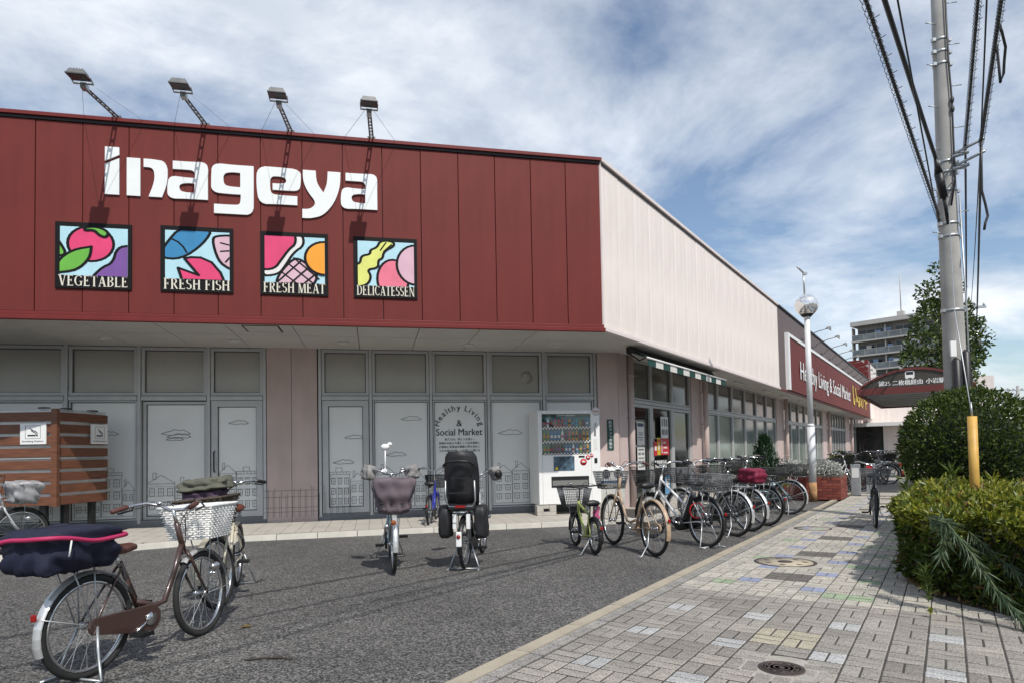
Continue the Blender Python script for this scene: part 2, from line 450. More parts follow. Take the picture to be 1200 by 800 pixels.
# manhole covers
m_iron = mat('cast_iron', (.075, .058, .052), .6, var=.25, vs=12, metal=.3)
m_fill = mat('cover_mortar', (.42, .365, .275), .9, var=.2, vs=9, fine=.2)
def cover(name, label, n, kind):
    a, b, r = MH[n]
    t = thing(name, label, 'manhole cover', KF @ TR(a, b, 0))
    MB().lathe([(r+.0, -.03), (r, .003), (r*.9, .004), (r*.9, -.01), (0, -.01)], 40, 0).build('frame_ring', m_iron, t)
    if kind == 0:
        p = MB(); p.lathe([(r*.88, -.01), (r*.88, .002), (0, .002)], 36)
        for q in (.3, .5, .68, .8): p.lathe([(r*q, .0035), (r*q, .006), (r*(q+.07), .006), (r*(q+.07), .0035)], 32)
        p.build('iron_lid', m_iron, t)
        s = MB()
        for k in range(10):
            x = k*PI/5; s.sphere((r*.6*math.cos(x), r*.6*math.sin(x), .005), (.012, .012, .004), 8, 4)
        s.sphere((0, 0, .004), (.02, .02, .005), 8, 4); s.build('stud', m_iron, t)
    else:
        MB().lathe([(r*.88, -.01), (r*.88, .003), (0, .003)], 40).build('mortar_lid', m_fill if kind == 1 else bm_['cream2'], t)
        s = MB()
        if kind == 1:
            s.lathe([(r*.24, .0045), (r*.24, .007), (0, .007)], 20)
            for k in range(7):
                x = k*2*PI/7+.3; MB().sphere((r*.62*math.cos(x), r*.62*math.sin(x), .004), (.035, .022, .004), 8, 4).build('iron_inset', m_iron, t)
            s.build('iron_inset', m_iron, t)
        else:
            s.box(-r*.5, -.05, -.1, .1, .004, .006); s.build('blue_paver_inset', bm_['blue'], t)
            MB().box(.05, r*.55, -.12, .02, .004, .006).build('green_paver_inset', bm_['green'], t)
cover('manhole_cover', 'small dark cast iron manhole cover with concentric rings in the grey paving', 0, 0)
cover('manhole_cover', 'large tan mortar-filled manhole cover with iron studs, beside blue pavers', 1, 1)
cover('manhole_cover', 'large cream paver-filled manhole cover farther up the pavement', 2, 2)

# walkway along the shop front
wl = [(-14, 3.2), (-9.5, 6.2), (-6.63, 8.45), (-4.3, 9.98), (2.25, 11.55)]
o2 = [Vector(p) for p in wl]
def WRp(s, out): return (I0.x+dR.x*s+nR.x*out, I0.y+dR.y*s+nR.y*out)
def WLp(s, out): return (I0.x+dL.x*s+nL.x*out, I0.y+dL.y*s+nL.y*out)
poly = wl + [WRp(.6, 1.35), WRp(60, 1.35), WRp(60, -.2), (I0.x, I0.y), WLp(-16, 0)]
walk = struct(MB().slab(poly, -.06, .02).build('walkway', m_bed))
m_wt = mat('walkway_paver', (.43, .40, .355), .9, var=.09, vs=2.2, bump=.2, bs=80, fine=.08, fs=90)
wt = MB()
row = 0
for s in np.arange(-9.2, 2.2, .232):
    for k, o in enumerate(np.arange(.02, 2.9, .232)):
        p = WLp(s+.116, o+.116)
        # keep only tiles between the wall and the edging line
        x, y = p
        yl = np.interp(x, [a[0] for a in wl], [a[1] for a in wl])
        if y < yl+.22 or x > 2.05: continue
        z = .034+R.uniform(-.0015, .0015)
        q = [WLp(s+.003, o+.003), WLp(s+.229, o+.003), WLp(s+.229, o+.229), WLp(s+.003, o+.229)]
        wt.hexa([(a, b, .015) for a, b in q], [(a, b, z) for a, b in q])
for s in np.arange(.2, 30, .29):
    for o in np.arange(.05, 1.25, .29):
        q = [WRp(s+.004, o+.004), WRp(s+.286, o+.004), WRp(s+.286, o+.286), WRp(s+.004, o+.286)]
        z = .034+R.uniform(-.0015, .0015)
        wt.hexa([(a, b, .015) for a, b in q], [(a, b, z) for a, b in q])
stuff(wt.build('paver_field', m_wt, walk))
m_edge = mat('pale_kerb', (.56, .535, .475), .85, var=.12, vs=3)
ed = wl + [WRp(.6, 1.35), WRp(40, 1.35)]
for a, b in zip(ed[:-1], ed[1:]):
    A_, B_ = Vector(a), Vector(b); L = (B_-A_).length; d = (B_-A_)/L; n = Vector((-d.y, d.x))
    k = max(1, int(L/.6)); st = L/k
    if L > 20: k = 14
    for i in range(k):
        p0 = A_+d*(st*i+.005); p1 = A_+d*(st*(i+1)-.005)
        e = MB(); c = [(0, -.05), (st-.01, -.05), (st-.01, .075), (0, .075)]
        MB().slab(c, -.05, .042).build('edging_stone', m_edge, walk, Matrix.Translation((p0.x, p0.y, R.uniform(-.002, .002))) @ Matrix.Rotation(math.atan2(d.y, d.x), 4, 'Z'))
# ---------------------------------------------------------------- supermarket
shop = thing('supermarket', 'long low supermarket with dark red front fascia and pale pink street fascia', 'supermarket', TR(I0.x, I0.y, 0))
ZT, ZB, ZS = 6.08, 3.355, 3.31     # fascia panel top / bottom, soffit
# left red fascia
LW = .6
lp = MB().box(.005, LW-.005, 0, .06, ZB, ZT).mesh('red_panel', m_red, .004)
for k in range(20):
    obj('red_panel', lp, shop, FL @ TR(-LW*(k+1)-.005, R.uniform(-.002, .002), 0, rad(R.uniform(-.22, .22))))
b = MB(); b.box(-12.2, -.01, .045, .1, ZB, ZT); b.build('panel_joint_backing', m_dark, shop, FL)
b = MB()
b.box(-12.2, .02, -.055, .25, 6.125, 6.175); b.box(-12.2, .0, -.02, .06, 6.085, 6.124, 1)
b.build('parapet_coping', [m_redtrim, m_dark], shop, FL)
b = MB(); b.box(-12.2, .035, -.03, .05, 3.235, 3.30); b.box(-12.2, .015, -.012, .05, 3.302, 3.352)
b.build('fascia_trim', m_redtrim, shop, FL, .006)
# right pale fascia
PW = .7184
pp = MB().box(.011, PW-.011, 0, .06, ZB, ZT).mesh('pale_panel', m_pale, .004)
for k in range(19):
    obj('pale_panel', pp, shop, FR @ TR(.01+PW*k, R.uniform(-.003, .003), 0))
b = MB(); b.box(.02, 13.66, .006, .1, ZB, ZT); b.build('panel_joint_backing', mat('joint_sealant', (.86, .80, .77), .6), shop, FR)
b = MB(); b.box(.0, 13.66, -.05, .25, 6.125, 6.185); b.box(.02, 13.66, -.01, .07, 6.085, 6.124, 1)
b.build('parapet_coping', [m_paletrim, m_brown], shop, FR)
b = MB(); b.box(.0, 13.66, -.04, .05, 3.245, 3.31); b.box(.0, 13.66, -.012, .05, 3.312, 3.352)
b.build('fascia_trim', m_paletrim, shop, FR, .006)
# corner strip between the two
b = MB(); b.box(-.004, .03, -.012, .06, ZB, 6.124); b.build('corner_strip', m_paletrim, shop, FR)
# brown stretch
BP = .72
bp = MB().box(.006, BP-.006, 0, .06, 3.30, 6.10).mesh('brown_panel', m_brown, .004)
for k in range(43):
    obj('brown_panel', bp, shop, FR @ TR(13.68+BP*k, R.uniform(-.002, .002), 0))
MB().box(13.68, 44.6, .05, .1, 3.3, 6.1).build('panel_joint_backing', m_dark, shop, FR)
MB().box(13.68, 44.64, -.05, .25, 6.12, 6.175).build('parapet_coping', m_dark, shop, FR)
MB().box(13.68, 44.6, -.03, .05, 3.24, 3.297).build('fascia_trim', m_redtrim, shop, FR)
# soffits : boards with open joints
sofb = MB()
def sb(p, name='soffit_board'):
    MB().slab([tuple(x) for x in p], ZS, ZS+.02).build(name, m_soffit, shop, ID)
def FLp(s, o): return (C0.x+dL.x*s+nL.x*o, C0.y+dL.y*s+nL.y*o)
def FRp(s, o): return (C0.x+dR.x*s+nR.x*o, C0.y+dR.y*s+nR.y*o)
g_ = .006
SD = 2.697
for k in range(12):
    s0, s1 = -.02-1.0*(k+1)+g_, -.02-1.0*k-g_
    for o0, o1 in ((-.07, -1.33), (-1.345, -SD+.03)):
        sb([FLp(s0, o0), FLp(s1, o0), FLp(s1, o1), FLp(s0, o1)])
# wedge of boards at the corner
cI = (I0.x, I0.y)
pa = FLp(-.02, -.07); pb = FRp(.05, -.07)
W1 = FLp(-.02, -SD+.03)
m1 = FLp(-.02, -1.33)
q1 = FRp(1.2, -.07); q2 = FRp(1.2, -1.12)
sb([pa, (pb[0], pb[1]), q1, m1]); 
sb([FLp(-.02, -1.345), (q1[0]-.01, q1[1]), FRp(2.55, -.07), FRp(2.55, -1.13), (I0.x-.03, I0.y-.03), W1])
for k in range(24):
    s0 = 2.56+1.8*k
    sb([FRp(s0, -.07), FRp(s0+1.79, -.07), FRp(s0+1.79, -1.13), FRp(s0, -1.13)])
top = MB(); top.slab([FLp(-12.4, -.08), FLp(-.02, -.08), FRp(.02, -.08), FRp(44.6, -.08), FRp(44.6, -20), FLp(-12.4, -18)], ZS+.03, ZS+.10)
top.build('soffit_deck', m_joint, shop, ID)
top = MB(); top.slab([FLp(-12.4, -.12), FLp(-.02, -.12), FRp(.02, -.12), FRp(44.6, -.12), FRp(44.6, -20), FLp(-12.4, -18)], 5.9, 6.0)
top.build('roof', m_joint, shop, ID)
# downlights
dlm = MB().lathe([(.105, 0), (.105, -.018), (.085, -.022), (.08, -.005), (0, -.005)], 20).mesh('downlight', m_offw)
for px in (-9.1, -7.05, -5.2, -2.9, -1.15):
    p = FLp(px+.9, -1.9); obj('downlight', dlm, shop, TR(p[0], p[1], ZS))
for s in (10.8, 14.6, 17.5, 21, 25, 29):
    MB().box(-.55, .55, -.05, .05, -.05, -.002).build('soffit_lamp', m_offw, shop, FR @ TR(s, .6, ZS))
b = MB(); b.box(-.28, .28, -.28, .28, -.006, -.002); b.box(-.25, .25, -.25, .25, -.009, -.0065, 1)
b.build('soffit_hatch', [m_joint, m_soffit], shop, FL @ TR(-5.5, .75, ZS))

# left wall : framed panels
def window(s0, s1, z0, z1, M_, glass, fw=.06, inset=.03, depth=.07, name='window', smo=True):
    f = MB()
    f.box(s0, s1, -.02, depth, z1-fw, z1); f.box(s0, s1, -.02, depth, z0, z0+fw)
    f.box(s0, s0+fw, -.017, depth, z0+fw, z1-fw); f.box(s1-fw, s1, -.017, depth, z0+fw, z1-fw)
    gk = .012
    for q in ((s0+fw, s1-fw, z0+fw, z0+fw+gk), (s0+fw, s1-fw, z1-fw-gk, z1-fw), (s0+fw, s0+fw+gk, z0+fw+gk, z1-fw-gk), (s1-fw-gk, s1-fw, z0+fw+gk, z1-fw-gk)): f.box(q[0], q[1], inset-.008, inset-.001, q[2], q[3], 1)
    w = f.build(name, [m_alu, m_dark], shop, M_)
    MB().box(s0+fw-.003, s1-fw+.003, inset, inset+.02, z0+fw-.003, z1-fw+.003).build('pane', glass, w, M_)
    return w
def mullion(s, M_, w=.07, z0=.1, z1=3.31, d=.05):
    MB().box(s-w/2, s+w/2, -d, .1, z0, z1).build('mullion', m_alu, shop, M_)
def bar(s0, s1, z, M_, h=.075, d=.05):
    MB().box(s0, s1, -d, .09, z-h/2, z+h/2).build('transom', m_alu, shop, M_)
groupL = [[-13.4, -11.45, -10.26, -9.08, -7.91, -6.93], [-5.93, -4.98, -3.81, -2.65, -1.49, -.38]]
for gi, gr in enumerate(groupL):
    for k, s in enumerate(gr):
        mullion(s, WL, .052)
    for a, b_ in zip(gr[:-1], gr[1:]):
        bar(a+.036, b_-.036, 2.365, WL)
        window(a+.032, b_-.032, 2.415, 3.30, WL, m_filmup, .055, .04)
        if (gi, a) == (0, -9.08):      # recessed entrance door
            window(a+.04, b_-.04, .16, 2.31, WL @ TR(0, .07, 0), m_film, .05, .03, .06, 'door')
        elif a in (-7.91, -5.93):
            d_ = window(a+.04, b_-.04, .16, 2.32, WL, m_film, .11, .035, .07, 'door')
            if a == -7.91:
                MB().tube([(a+.10, -.03, 1.0), (a+.10, -.09, 1.02), (a+.10, -.09, 1.36), (a+.10, -.03, 1.38)], .013, 6).build('handle', m_black, d_, WL)
        else:
            window(a+.04, b_-.04, .16, 2.32, WL, m_film, .025, .03)
b = MB(); b.box(-13.4, -6.9, -.045, .1, .0, .155); b.box(-5.96, -.35, -.045, .1, .0, .155)
b.build('plinth', mat('plinth', (.17, .18, .19), .7, var=.12, vs=3), shop, WL)
# pink pier and corner pier
for s0, s1 in ((-6.89, -6.452), (-6.444, -5.98)):
    MB().box(s0, s1, -.05, .12, .0, 3.31).build('pier_panel', m_pink, shop, WL)
MB().box(-.34, .10, -.10, .25, .0, 3.31).build('corner_pier', m_pink, shop, WL)
MB().box(.02, .42, -.16, .2, .0, 3.31).build('corner_pier', m_pink, shop, WR)
MB().box(-13.6, .3, .19, .36, 0, 3.31).build('wall', m_joint, shop, WL)
MB().box(.2, 46, .16, .3, 0, 3.31).build('wall', m_joint, shop, WR)
# right glazing
pil = [(.42, .74), (4.98, 5.95), (15.6, 17.0), (27.4, 29.0), (37.1, 39.4), (45.2, 46.0)]
for n, (a, b_) in enumerate(pil):
    if n: MB().box(a, b_, -.05, .15, 0, 3.31).build('pillar', m_pink, shop, WR)
    sp_ = (a+.12) if n == 0 else b_-.2
    p = MB(); p.tube([(sp_, -.20, .02), (sp_, -.20, 3.31)], .075 if n < 4 else .09, 12)
    for z in (.9, 1.95, 2.85): p.tube([(sp_, -.20, z), (sp_, -.20, z+.03)], .086, 12)
    for z in (.9, 1.95, 2.85): p.box(sp_-.012, sp_+.012, -.14, -.04, z, z+.03)
    p.build('downpipe', m_pink, shop, WR)
bays = [(.76, 4.96, 3), (5.97, 15.58, 6), (17.02, 27.38, 6), (29.02, 37.08, 7), (39.42, 45.1, 3)]
for bi, (a, b_, n) in enumerate(bays):
    st = (b_-a)/n
    for k in range(n+1): mullion(a+st*k, WR, .055, .06, 3.31, .02)
    for k in range(n):
        s0, s1 = a+st*k+.036, a+st*(k+1)-.036
        bar(s0, s1, 2.36, WR, .075, .022)
        window(s0+.003, s1-.003, 2.41, 3.30, WR, m_glass, .035, .04)
        if bi == 0: window(s0+.003, s1-.003, .08, 2.31, WR, m_glassd, .07 if k != 1 else .05, .04, .07, 'door')
        elif bi == 4: window(s0+.003, s1-.003, .08, 2.31, WR, m_pink if k < 1 else m_glass, .04, .04)
        elif bi == 3: window(s0+.003, s1-.003, .85, 2.31, WR, m_glass, .03, .04)
        else: window(s0+.003, s1-.003, .10, 2.31, WR, m_glasslow, .03, .04)
    b = MB(); b.box(a, b_, -.03, .1, 0, .075 if bi != 3 else .85); b.build('plinth', m_pink if bi == 3 else m_alu, shop, WR)
# far end: projecting wing
b = MB(); b.box(44.65, 46.0, -.02, .3, 3.3, 6.15); b.build('end_panel', m_paletrim, shop, FR)
b = MB(); b.box(46.0, 46.3, -7.5, .3, 3.0, 6.0); b.build('wing_wall', m_pale, shop, FR)
b = MB(); b.box(44.8, 45.99, -7.5, 1.1, 2.72, 2.98); b.build('wing_canopy', m_offw, shop, FR)
b = MB(); b.box(46.0, 46.3, -1.9, -.7, 0, 2.72); b.build('wing_wall', m_pale, shop, FR)
b = MB(); b.box(46.0, 46.3, -.69, 1.2, 0, 2.72); b.build('wing_door', m_glassd, shop, FR)
b = MB(); b.box(46.6, 46.8, -7.5, -1.3, 0, 3.0); b.build('wing_recess', m_joint, shop, FR)
b = MB(); b.box(46.3, 46.55, -7.0, -1.95, 2.15, 2.5); b.build('blue_band', mat('blue_band', (.02, .03, .12), .5), shop, FR)
b = MB(); b.box(45.7, 45.95, -2.3, -1.95, 0, 2.7); b.build('wing_pillar', m_pale, shop, FR)
# penthouse on the roof
b = MB(); b.box(50, 52, .5, 4.5, 5.9, 8.3); b.box(52.01, 58, .55, 4.4, 5.9, 8.2, 1); b.build('roof_penthouse', [m_redtrim, m_paletrim], shop, FR)
KIDS.clear()

# awning over the side door
aw = thing('awning', 'rolled-up green and white striped awning above the corner shop door', 'awning', FR @ TR(1.95, .3, 3.0))
m_grn = mat('awning_green', (.006, .052, .04), .7, var=.1, vs=10)
m_wht = mat('awning_white', (.66, .64, .60), .7, var=.06, vs=10)
n = 13; st = 5.25/n
AW = FR @ TR(2.1, .44, 3.05)
for k in range(n):
    b = MB(); x0, x1 = k*st+.002, (k+1)*st-.002
    m_ = m_grn if k % 2 == 0 else m_wht
    b.hexa([(x0, -.36, -.02), (x1, -.36, -.02), (x1, 0, .17), (x0, 0, .17)], [(x0, -.36, -.008), (x1, -.36, -.008), (x1, 0, .182), (x0, 0, .182)])
    if k % 2 == 0: b.box(x0, x1, -.372, -.362, -.155, -.02)
    else: b.box(x0, x1, -.372, -.362, -.155, -.02)
    b.build('awning_stripe', m_, aw, AW)
b = MB(); b.tube([(-.05, -.375, -.005), (5.3, -.375, -.005)], .022, 8); b.build('front_rail', m_white, aw, AW)
b = MB(); b.box(-.06, 5.31, -.02, .06, .15, .24)
for x in (-.08, 5.29): b.tube([(x+.02, .05, .15), (x+.02, -.22, -.05), (x+.02, -.36, 0)], .016, 6); b.box(x, x+.05, -.05, .04, .10, .2)
b.build('awning_arm', m_black, aw, AW)

# ---------------------------------------------------------------- signs on the red fascia
def chaikin(pts, it=2):
    for _ in range(it):
        o = []; n = len(pts)
        for i in range(n):
            p = pts[i]
            if len(p) == 3: o.append(p); continue
            a, b = pts[i-1], pts[(i+1) % n]
            for q, w in ((a, .25), (b, .25)): o.append((p[0]*(1-w)+q[0]*w, p[1]*(1-w)+q[1]*w))
        pts = o
    return [(p[0], p[1]) for p in pts]
S = 1
LOGO = {
 'i': [[(0,0,S),(.335,0,S),(.335,.965,S),(0,.79,S)], [(0,.875,S),(.335,1.05,S),(.335,1.25,S),(0,1.25,S)]],
 'n': [[(0,0,S),(.32,0,S),(.32,1,S),(0,1,S)], [(.40,1.,S),(.62,1.0),(.97,.96),(.98,.40),(.84,0,S),(.52,0,S),(.66,.40),(.66,.68),(.58,.78),(.40,.78,S)]],
 'a': [[(.12,1.,S),(.55,1.),(.99,1.02),(.98,.6,S),(.98,0,S),(.45,0),(.0,-.02),(-.02,.32),(.04,.60),(.42,.57),(.66,.57,S),(.66,.70),(.60,.78),(.44,.78,S),(.12,.78,S)],
       [(.65,.17,S),(.65,.42,S),(.48,.43),(.27,.38),(.29,.20),(.46,.17)]],
 'g': [[(1.05,1.,S),(1.05,.15),(1.04,-.34),(.60,-.34),(.05,-.34,S),(.05,-.09,S),(.50,-.09),(.70,-.08),(.72,.10,S),(.72,.20,S),(.45,.20),(-.02,.22),(-.02,.60),(0.,1.02),(.50,1.,S)],
       [(.71,.40,S),(.71,.79,S),(.5,.80),(.28,.75),(.29,.44),(.48,.40)]],
 'e': [[(1.04,.0,S),(.52,0),(.05,-.02),(-.02,.46),(.0,1.02),(.56,1.02),(1.13,1.0),(1.14,.68),(1.10,.40),(.80,.39),(.40,.39,S),(.40,.57,S),(.62,.57),(.76,.60),(.74,.74),(.58,.77),(.35,.76),(.33,.5),(.36,.27),(.6,.25),(1.04,.25,S)]],
 'y': [[(0,1.,S),(.34,1.,S),(.36,.66),(.54,.40,S),(.64,.64),(.66,1.,S),(1.0,1.,S),(.99,.60),(.84,.14),(.54,-.24),(.20,-.34),(-.02,-.34,S),(-.02,-.09,S),(.20,-.08),(.36,.10),(.12,.40),(.0,.70)]],
}
HOLE = {'a', 'g'}
def keyhole(o, h):
    # bridge the hole to the nearest outer vertex
    best = min(((math.dist(p, q), i, j) for i, p in enumerate(o) for j, q in enumerate(h)))
    _, i, j = best
    def area(P): return sum(P[k-1][0]*P[k][1]-P[k][0]*P[k-1][1] for k in range(len(P)))
    if area(o)*area(h) > 0: h = h[::-1]; j = len(h)-1-j
    return o[:i+1] + h[j:] + h[:j+1] + o[i:]
sign = thing('shop_sign', 'large white raised shop name lettering high on the dark red fascia', 'shop sign', FL @ TR(-7.51, 0, 5.06))
x_h = .555
for ch, x in (('i', -7.51), ('n', -7.225), ('a', -6.68), ('g', -6.08), ('e', -5.45), ('y', -4.79), ('a', -4.225)):
    b = MB()
    sh = [chaikin(p) for p in LOGO[ch]]
    if ch in HOLE: sh = [keyhole(sh[0], sh[1])]
    for p in sh: b.plate([(x+q[0]*x_h, 5.06+q[1]*x_h) for q in p], -.028, -.004)
    b.build('letter', m_letter, sign, FL)

# serif caps for the small picture boards
def ser(ch):
    t, n = .17, .07     # thick, thin
    def V(x, w=t, s=True):
        r = [[(x-w/2, 0), (x+w/2, 0), (x+w/2, 1), (x-w/2, 1)]]
        if s: r += [[(x-w/2-.07, 0), (x+w/2+.07, 0), (x+w/2+.07, .045), (x-w/2-.07, .045)], [(x-w/2-.07, .955), (x+w/2+.07, .955), (x+w/2+.07, 1), (x-w/2-.07, 1)]]
        return r
    def Hh(x0, x1, y, h=n): return [[(x0, y-h/2), (x1, y-h/2), (x1, y+h/2), (x0, y+h/2)]]
    def D(x0, y0, x1, y1, w): return [[(x0-w/2, y0), (x0+w/2, y0), (x1+w/2, y1), (x1-w/2, y1)]]
    def arc(cx, cy, rx, ry, a0, a1, w0, w1, k=12):
        o = []
        for i in range(k):
            p = []
            for u in (i/k, (i+1)/k):
                a = rad(a0+(a1-a0)*u); w = w0+(w1-w0)*abs(math.cos(a))
                p.append(((cx+(rx+w/2)*math.cos(a), cy+(ry+.03)*math.sin(a)), (cx+(rx-w/2)*math.cos(a), cy+(ry-.03)*math.sin(a))))
            o.append([p[0][0], p[1][0], p[1][1], p[0][1]])
        return o
    if ch == 'V': return .82, D(.42, 0, .14, 1, t)+D(.42, 0, .68, 1, n)+Hh(.0, .3, .97)+Hh(.55, .82, .97)
    if ch == 'E': return .70, V(.16)+Hh(.1, .62, .035)+Hh(.1, .58, .965)+Hh(.2, .45, .52)+[[(.57, 0), (.63, 0), (.63, .2)], [(.53, 1), (.58, 1), (.58, .82)], [(.42, .4), (.47, .4), (.47, .64), (.42, .64)]]
    if ch == 'F': return .66, V(.16)+Hh(.1, .58, .965)+Hh(.2, .45, .5)+[[(.53, 1), (.58, 1), (.58, .8)], [(.42, .38), (.47, .38), (.47, .62), (.42, .62)]]
    if ch == 'T': return .72, V(.35, t, False)+Hh(.2, .5, .02, .045)+Hh(.0, .70, .965)+[[(0, .76), (.05, 1), (0, 1)], [(.70, .76), (.70, 1), (.65, 1)]]
    if ch == 'L': return .66, V(.16)+Hh(.1, .60, .035)+[[(.54, 0), (.60, 0), (.60, .24)]]
    if ch == 'I': return .36, V(.17)
    if ch == 'H': return .86, V(.16)+V(.68)+Hh(.2, .64, .52)
    if ch == 'M': return 1.02, V(.12, n)+V(.86)+D(.46, 0, .16, 1, t)+D(.46, 0, .80, 1, n)
    if ch == 'N': return .86, V(.14, n)+V(.72, n)+D(.70, 0, .14, 1, t)
    if ch == 'A': return .84, D(.12, 0, .40, 1, n)+D(.68, 0, .40, 1, t)+Hh(.22, .60, .33)+Hh(.0, .26, .02, .045)+Hh(.52, .84, .02, .045)
    if ch == 'G': return .86, arc(.44, .5, .36, .47, 40, 320, n, t)+[[(.62, .05), (.76, .05), (.76, .42), (.62, .42)]]+Hh(.52, .84, .43, .045)
    if ch == 'C': return .78, arc(.44, .5, .36, .47, 42, 318, n, t)
    if ch == 'D': return .84, V(.16)+arc(.30, .5, .42, .47, -90, 90, n, t)
    if ch == 'B': return .74, V(.16)+arc(.32, .75, .26, .22, -90, 90, n, t)+arc(.32, .27, .30, .24, -90, 90, n, t)
    if ch == 'R': return .80, V(.16)+arc(.32, .74, .26, .23, -90, 90, n, t)+D(.68, 0, .36, .5, t)
    if ch == 'S': return .62, arc(.30, .74, .20, .23, 30, 270, n, t)+arc(.30, .27, .22, .24, -150, 90, n, t)
    return .34, []
def serif_text(mb, txt, x0, x1, z0, h, y, m=0):
    gl = [ser(c) for c in txt]; tot = sum(g[0]+.05 for g in gl)-.05; s = (x1-x0)/tot; x = x0
    for k, (w, P) in enumerate(gl):
        for q, p in enumerate(P): mb.add([(x+a*s, y-.0002*q, z0+c*h) for a, c in p], [tuple(range(len(p)))], m)
        x += (w+.05)*s
def clip(P, x0=0, x1=1, y0=0, y1=1):
    for ax, v, sg in ((0, x0, 1), (0, x1, -1), (1, y0, 1), (1, y1, -1)):
        o = []
        for i in range(len(P)):
            a, b = P[i-1], P[i]; da, db = (a[ax]-v)*sg, (b[ax]-v)*sg
            if (da >= 0) != (db >= 0):
                t = da/(da-db); o.append((a[0]+(b[0]-a[0])*t, a[1]+(b[1]-a[1])*t))
            if db >= 0: o.append(b)
        P = o
        if len(P) < 3: return []
    return P
def ell(cx, cy, rx, ry, n=28): return [(cx+rx*math.cos(2*PI*i/n), cy+ry*math.sin(2*PI*i/n)) for i in range(n)]
def smooth(P): return chaikin(P, 2)
COLS = {'sky': (.42, .66, .74), 'pink': (.70, .045, .16), 'green': (.13, .42, .045), 'purple': (.17, .07, .29), 'blue': (.025, .21, .42), 'blush': (.66, .43, .50), 'white': (.75, .73, .71), 'orange': (.85, .33, .015), 'rose': (.76, .17, .25), 'lemon': (.68, .70, .17), 'lpink': (.64, .40, .48)}
m_sblk = mat('sign_black', (.0045, .0045, .005), .6, spec=.2)
def picture(label, x0, x1, z0, z1, txt, layers, strip=.165):
    t = thing('picture_sign', label, 'sign', FL @ TR(x0, 0, z0), 'square food department signs under the shop name')
    MB().box(x0, x1, -.026, -.004, z0, z1).build('board', m_sblk, t, FL)
    h = z1-z0; w = x1-x0; tx = h*strip
    px0, px1, pz0, pz1 = x0+w*.065, x1-w*.05, z0+tx+h*.03, z1-h*.07
    P = lambda q: (px0+q[0]*(px1-px0), pz0+q[1]*(pz1-pz0))
    MB().box(px0, px1, -.029, -.0261, pz0, pz1).build('backdrop', mat('sign_sky', COLS['sky'], .5, var=.05, vs=5), t, FL)
    y = -.0295
    for name, colr, pts, ow in layers:
        if colr:
            c = clip(pts)
            if c:
                b = MB(); b.add([(P(q)[0], y, P(q)[1]) for q in c], [tuple(range(len(c)))])
                b.build(name, mat('sign_'+colr, COLS[colr], .5, var=.08, vs=4, streak=.05), t, FL)
            y -= .0008
        if ow:
            b = MB(); cl = name != 'line'; n = len(pts)
            for i in range(n if cl else n-1):
                a, c_ = Vector(pts[i]), Vector(pts[(i+1) % n]); d = c_-a
                if d.length < 1e-6: continue
                d.normalize(); nn = Vector((-d.y, d.x))*ow/2; e = d*ow*.35
                q = clip([tuple(a-e+nn), tuple(a-e-nn), tuple(c_+e-nn), tuple(c_+e+nn)])
                if q: b.add([(P(k)[0], y-.00002*i, P(k)[1]) for k in q], [tuple(range(len(q)))])
            if b.f: b.build('outline', m_sblk, t, FL)
            y -= .0012
    b = MB(); serif_text(b, txt, x0+w*.045, x1-w*.045, z0+h*.035, tx*.98, -.0272)
    b.build('lettering', mat('sign_lettering', (.70, .66, .55), .5), t, FL)
O = .045
picture('square sign with a pink tomato, reading VEGETABLE', -8.14, -7.16, 3.685, 4.63, 'VEGETABLE', [
  ('tomato', 'pink', ell(.45, .66, .34, .36), O), ('leaf', 'green', smooth([(-.05,.38),(-.05,.75),(.02,.62),(.10,.42)]), O),
  ('leaf', 'green', smooth([(-.04,.04,1),(-.04,.28),(.18,.52),(.46,.60,1),(.44,.36),(.25,.10)]), O),
  ('aubergine', 'purple', smooth([(.46,-.05,1),(.62,.18),(.78,.28),(.84,.60),(1.05,.66),(1.1,.64),(1.1,-.05,1)]), O),
  ('stalk', 'green', smooth([(.36,.99),(.55,1.02),(.72,.92),(.68,.80),(.58,.84),(.50,.95),(.36,.93)]), O)])
picture('square sign with blue and pink fish, reading FRESH FISH', -6.78, -5.79, 3.685, 4.65, 'FRESH FISH', [
  ('fish', 'blue', smooth([(-.1,.42),(.0,.7),(.25,1.1),(.75,1.1),(.6,.75),(.25,.4)]), O), ('line', None, [(.1,.82),(.2,.76),(.28,.66),(.33,.55)], .03),
  ('shell', 'blush', smooth([(.72,.86),(.82,.93),(1.1,.95),(1.1,.2),(.98,.25),(.82,.4)]), O), ('line', None, [(.86,.78),(1.0,.74)], .028), ('line', None, [(.86,.60),(1.0,.62)], .028), ('line', None, [(.94,.38),(1.02,.5)], .028),
  ('fish', 'pink', [(.20,.22),(.52,.08),(.30,.42),(.40,.45),(.55,.45),(.72,.36),(.86,.15),(.94,-.1),(.28,-.1)], O)])
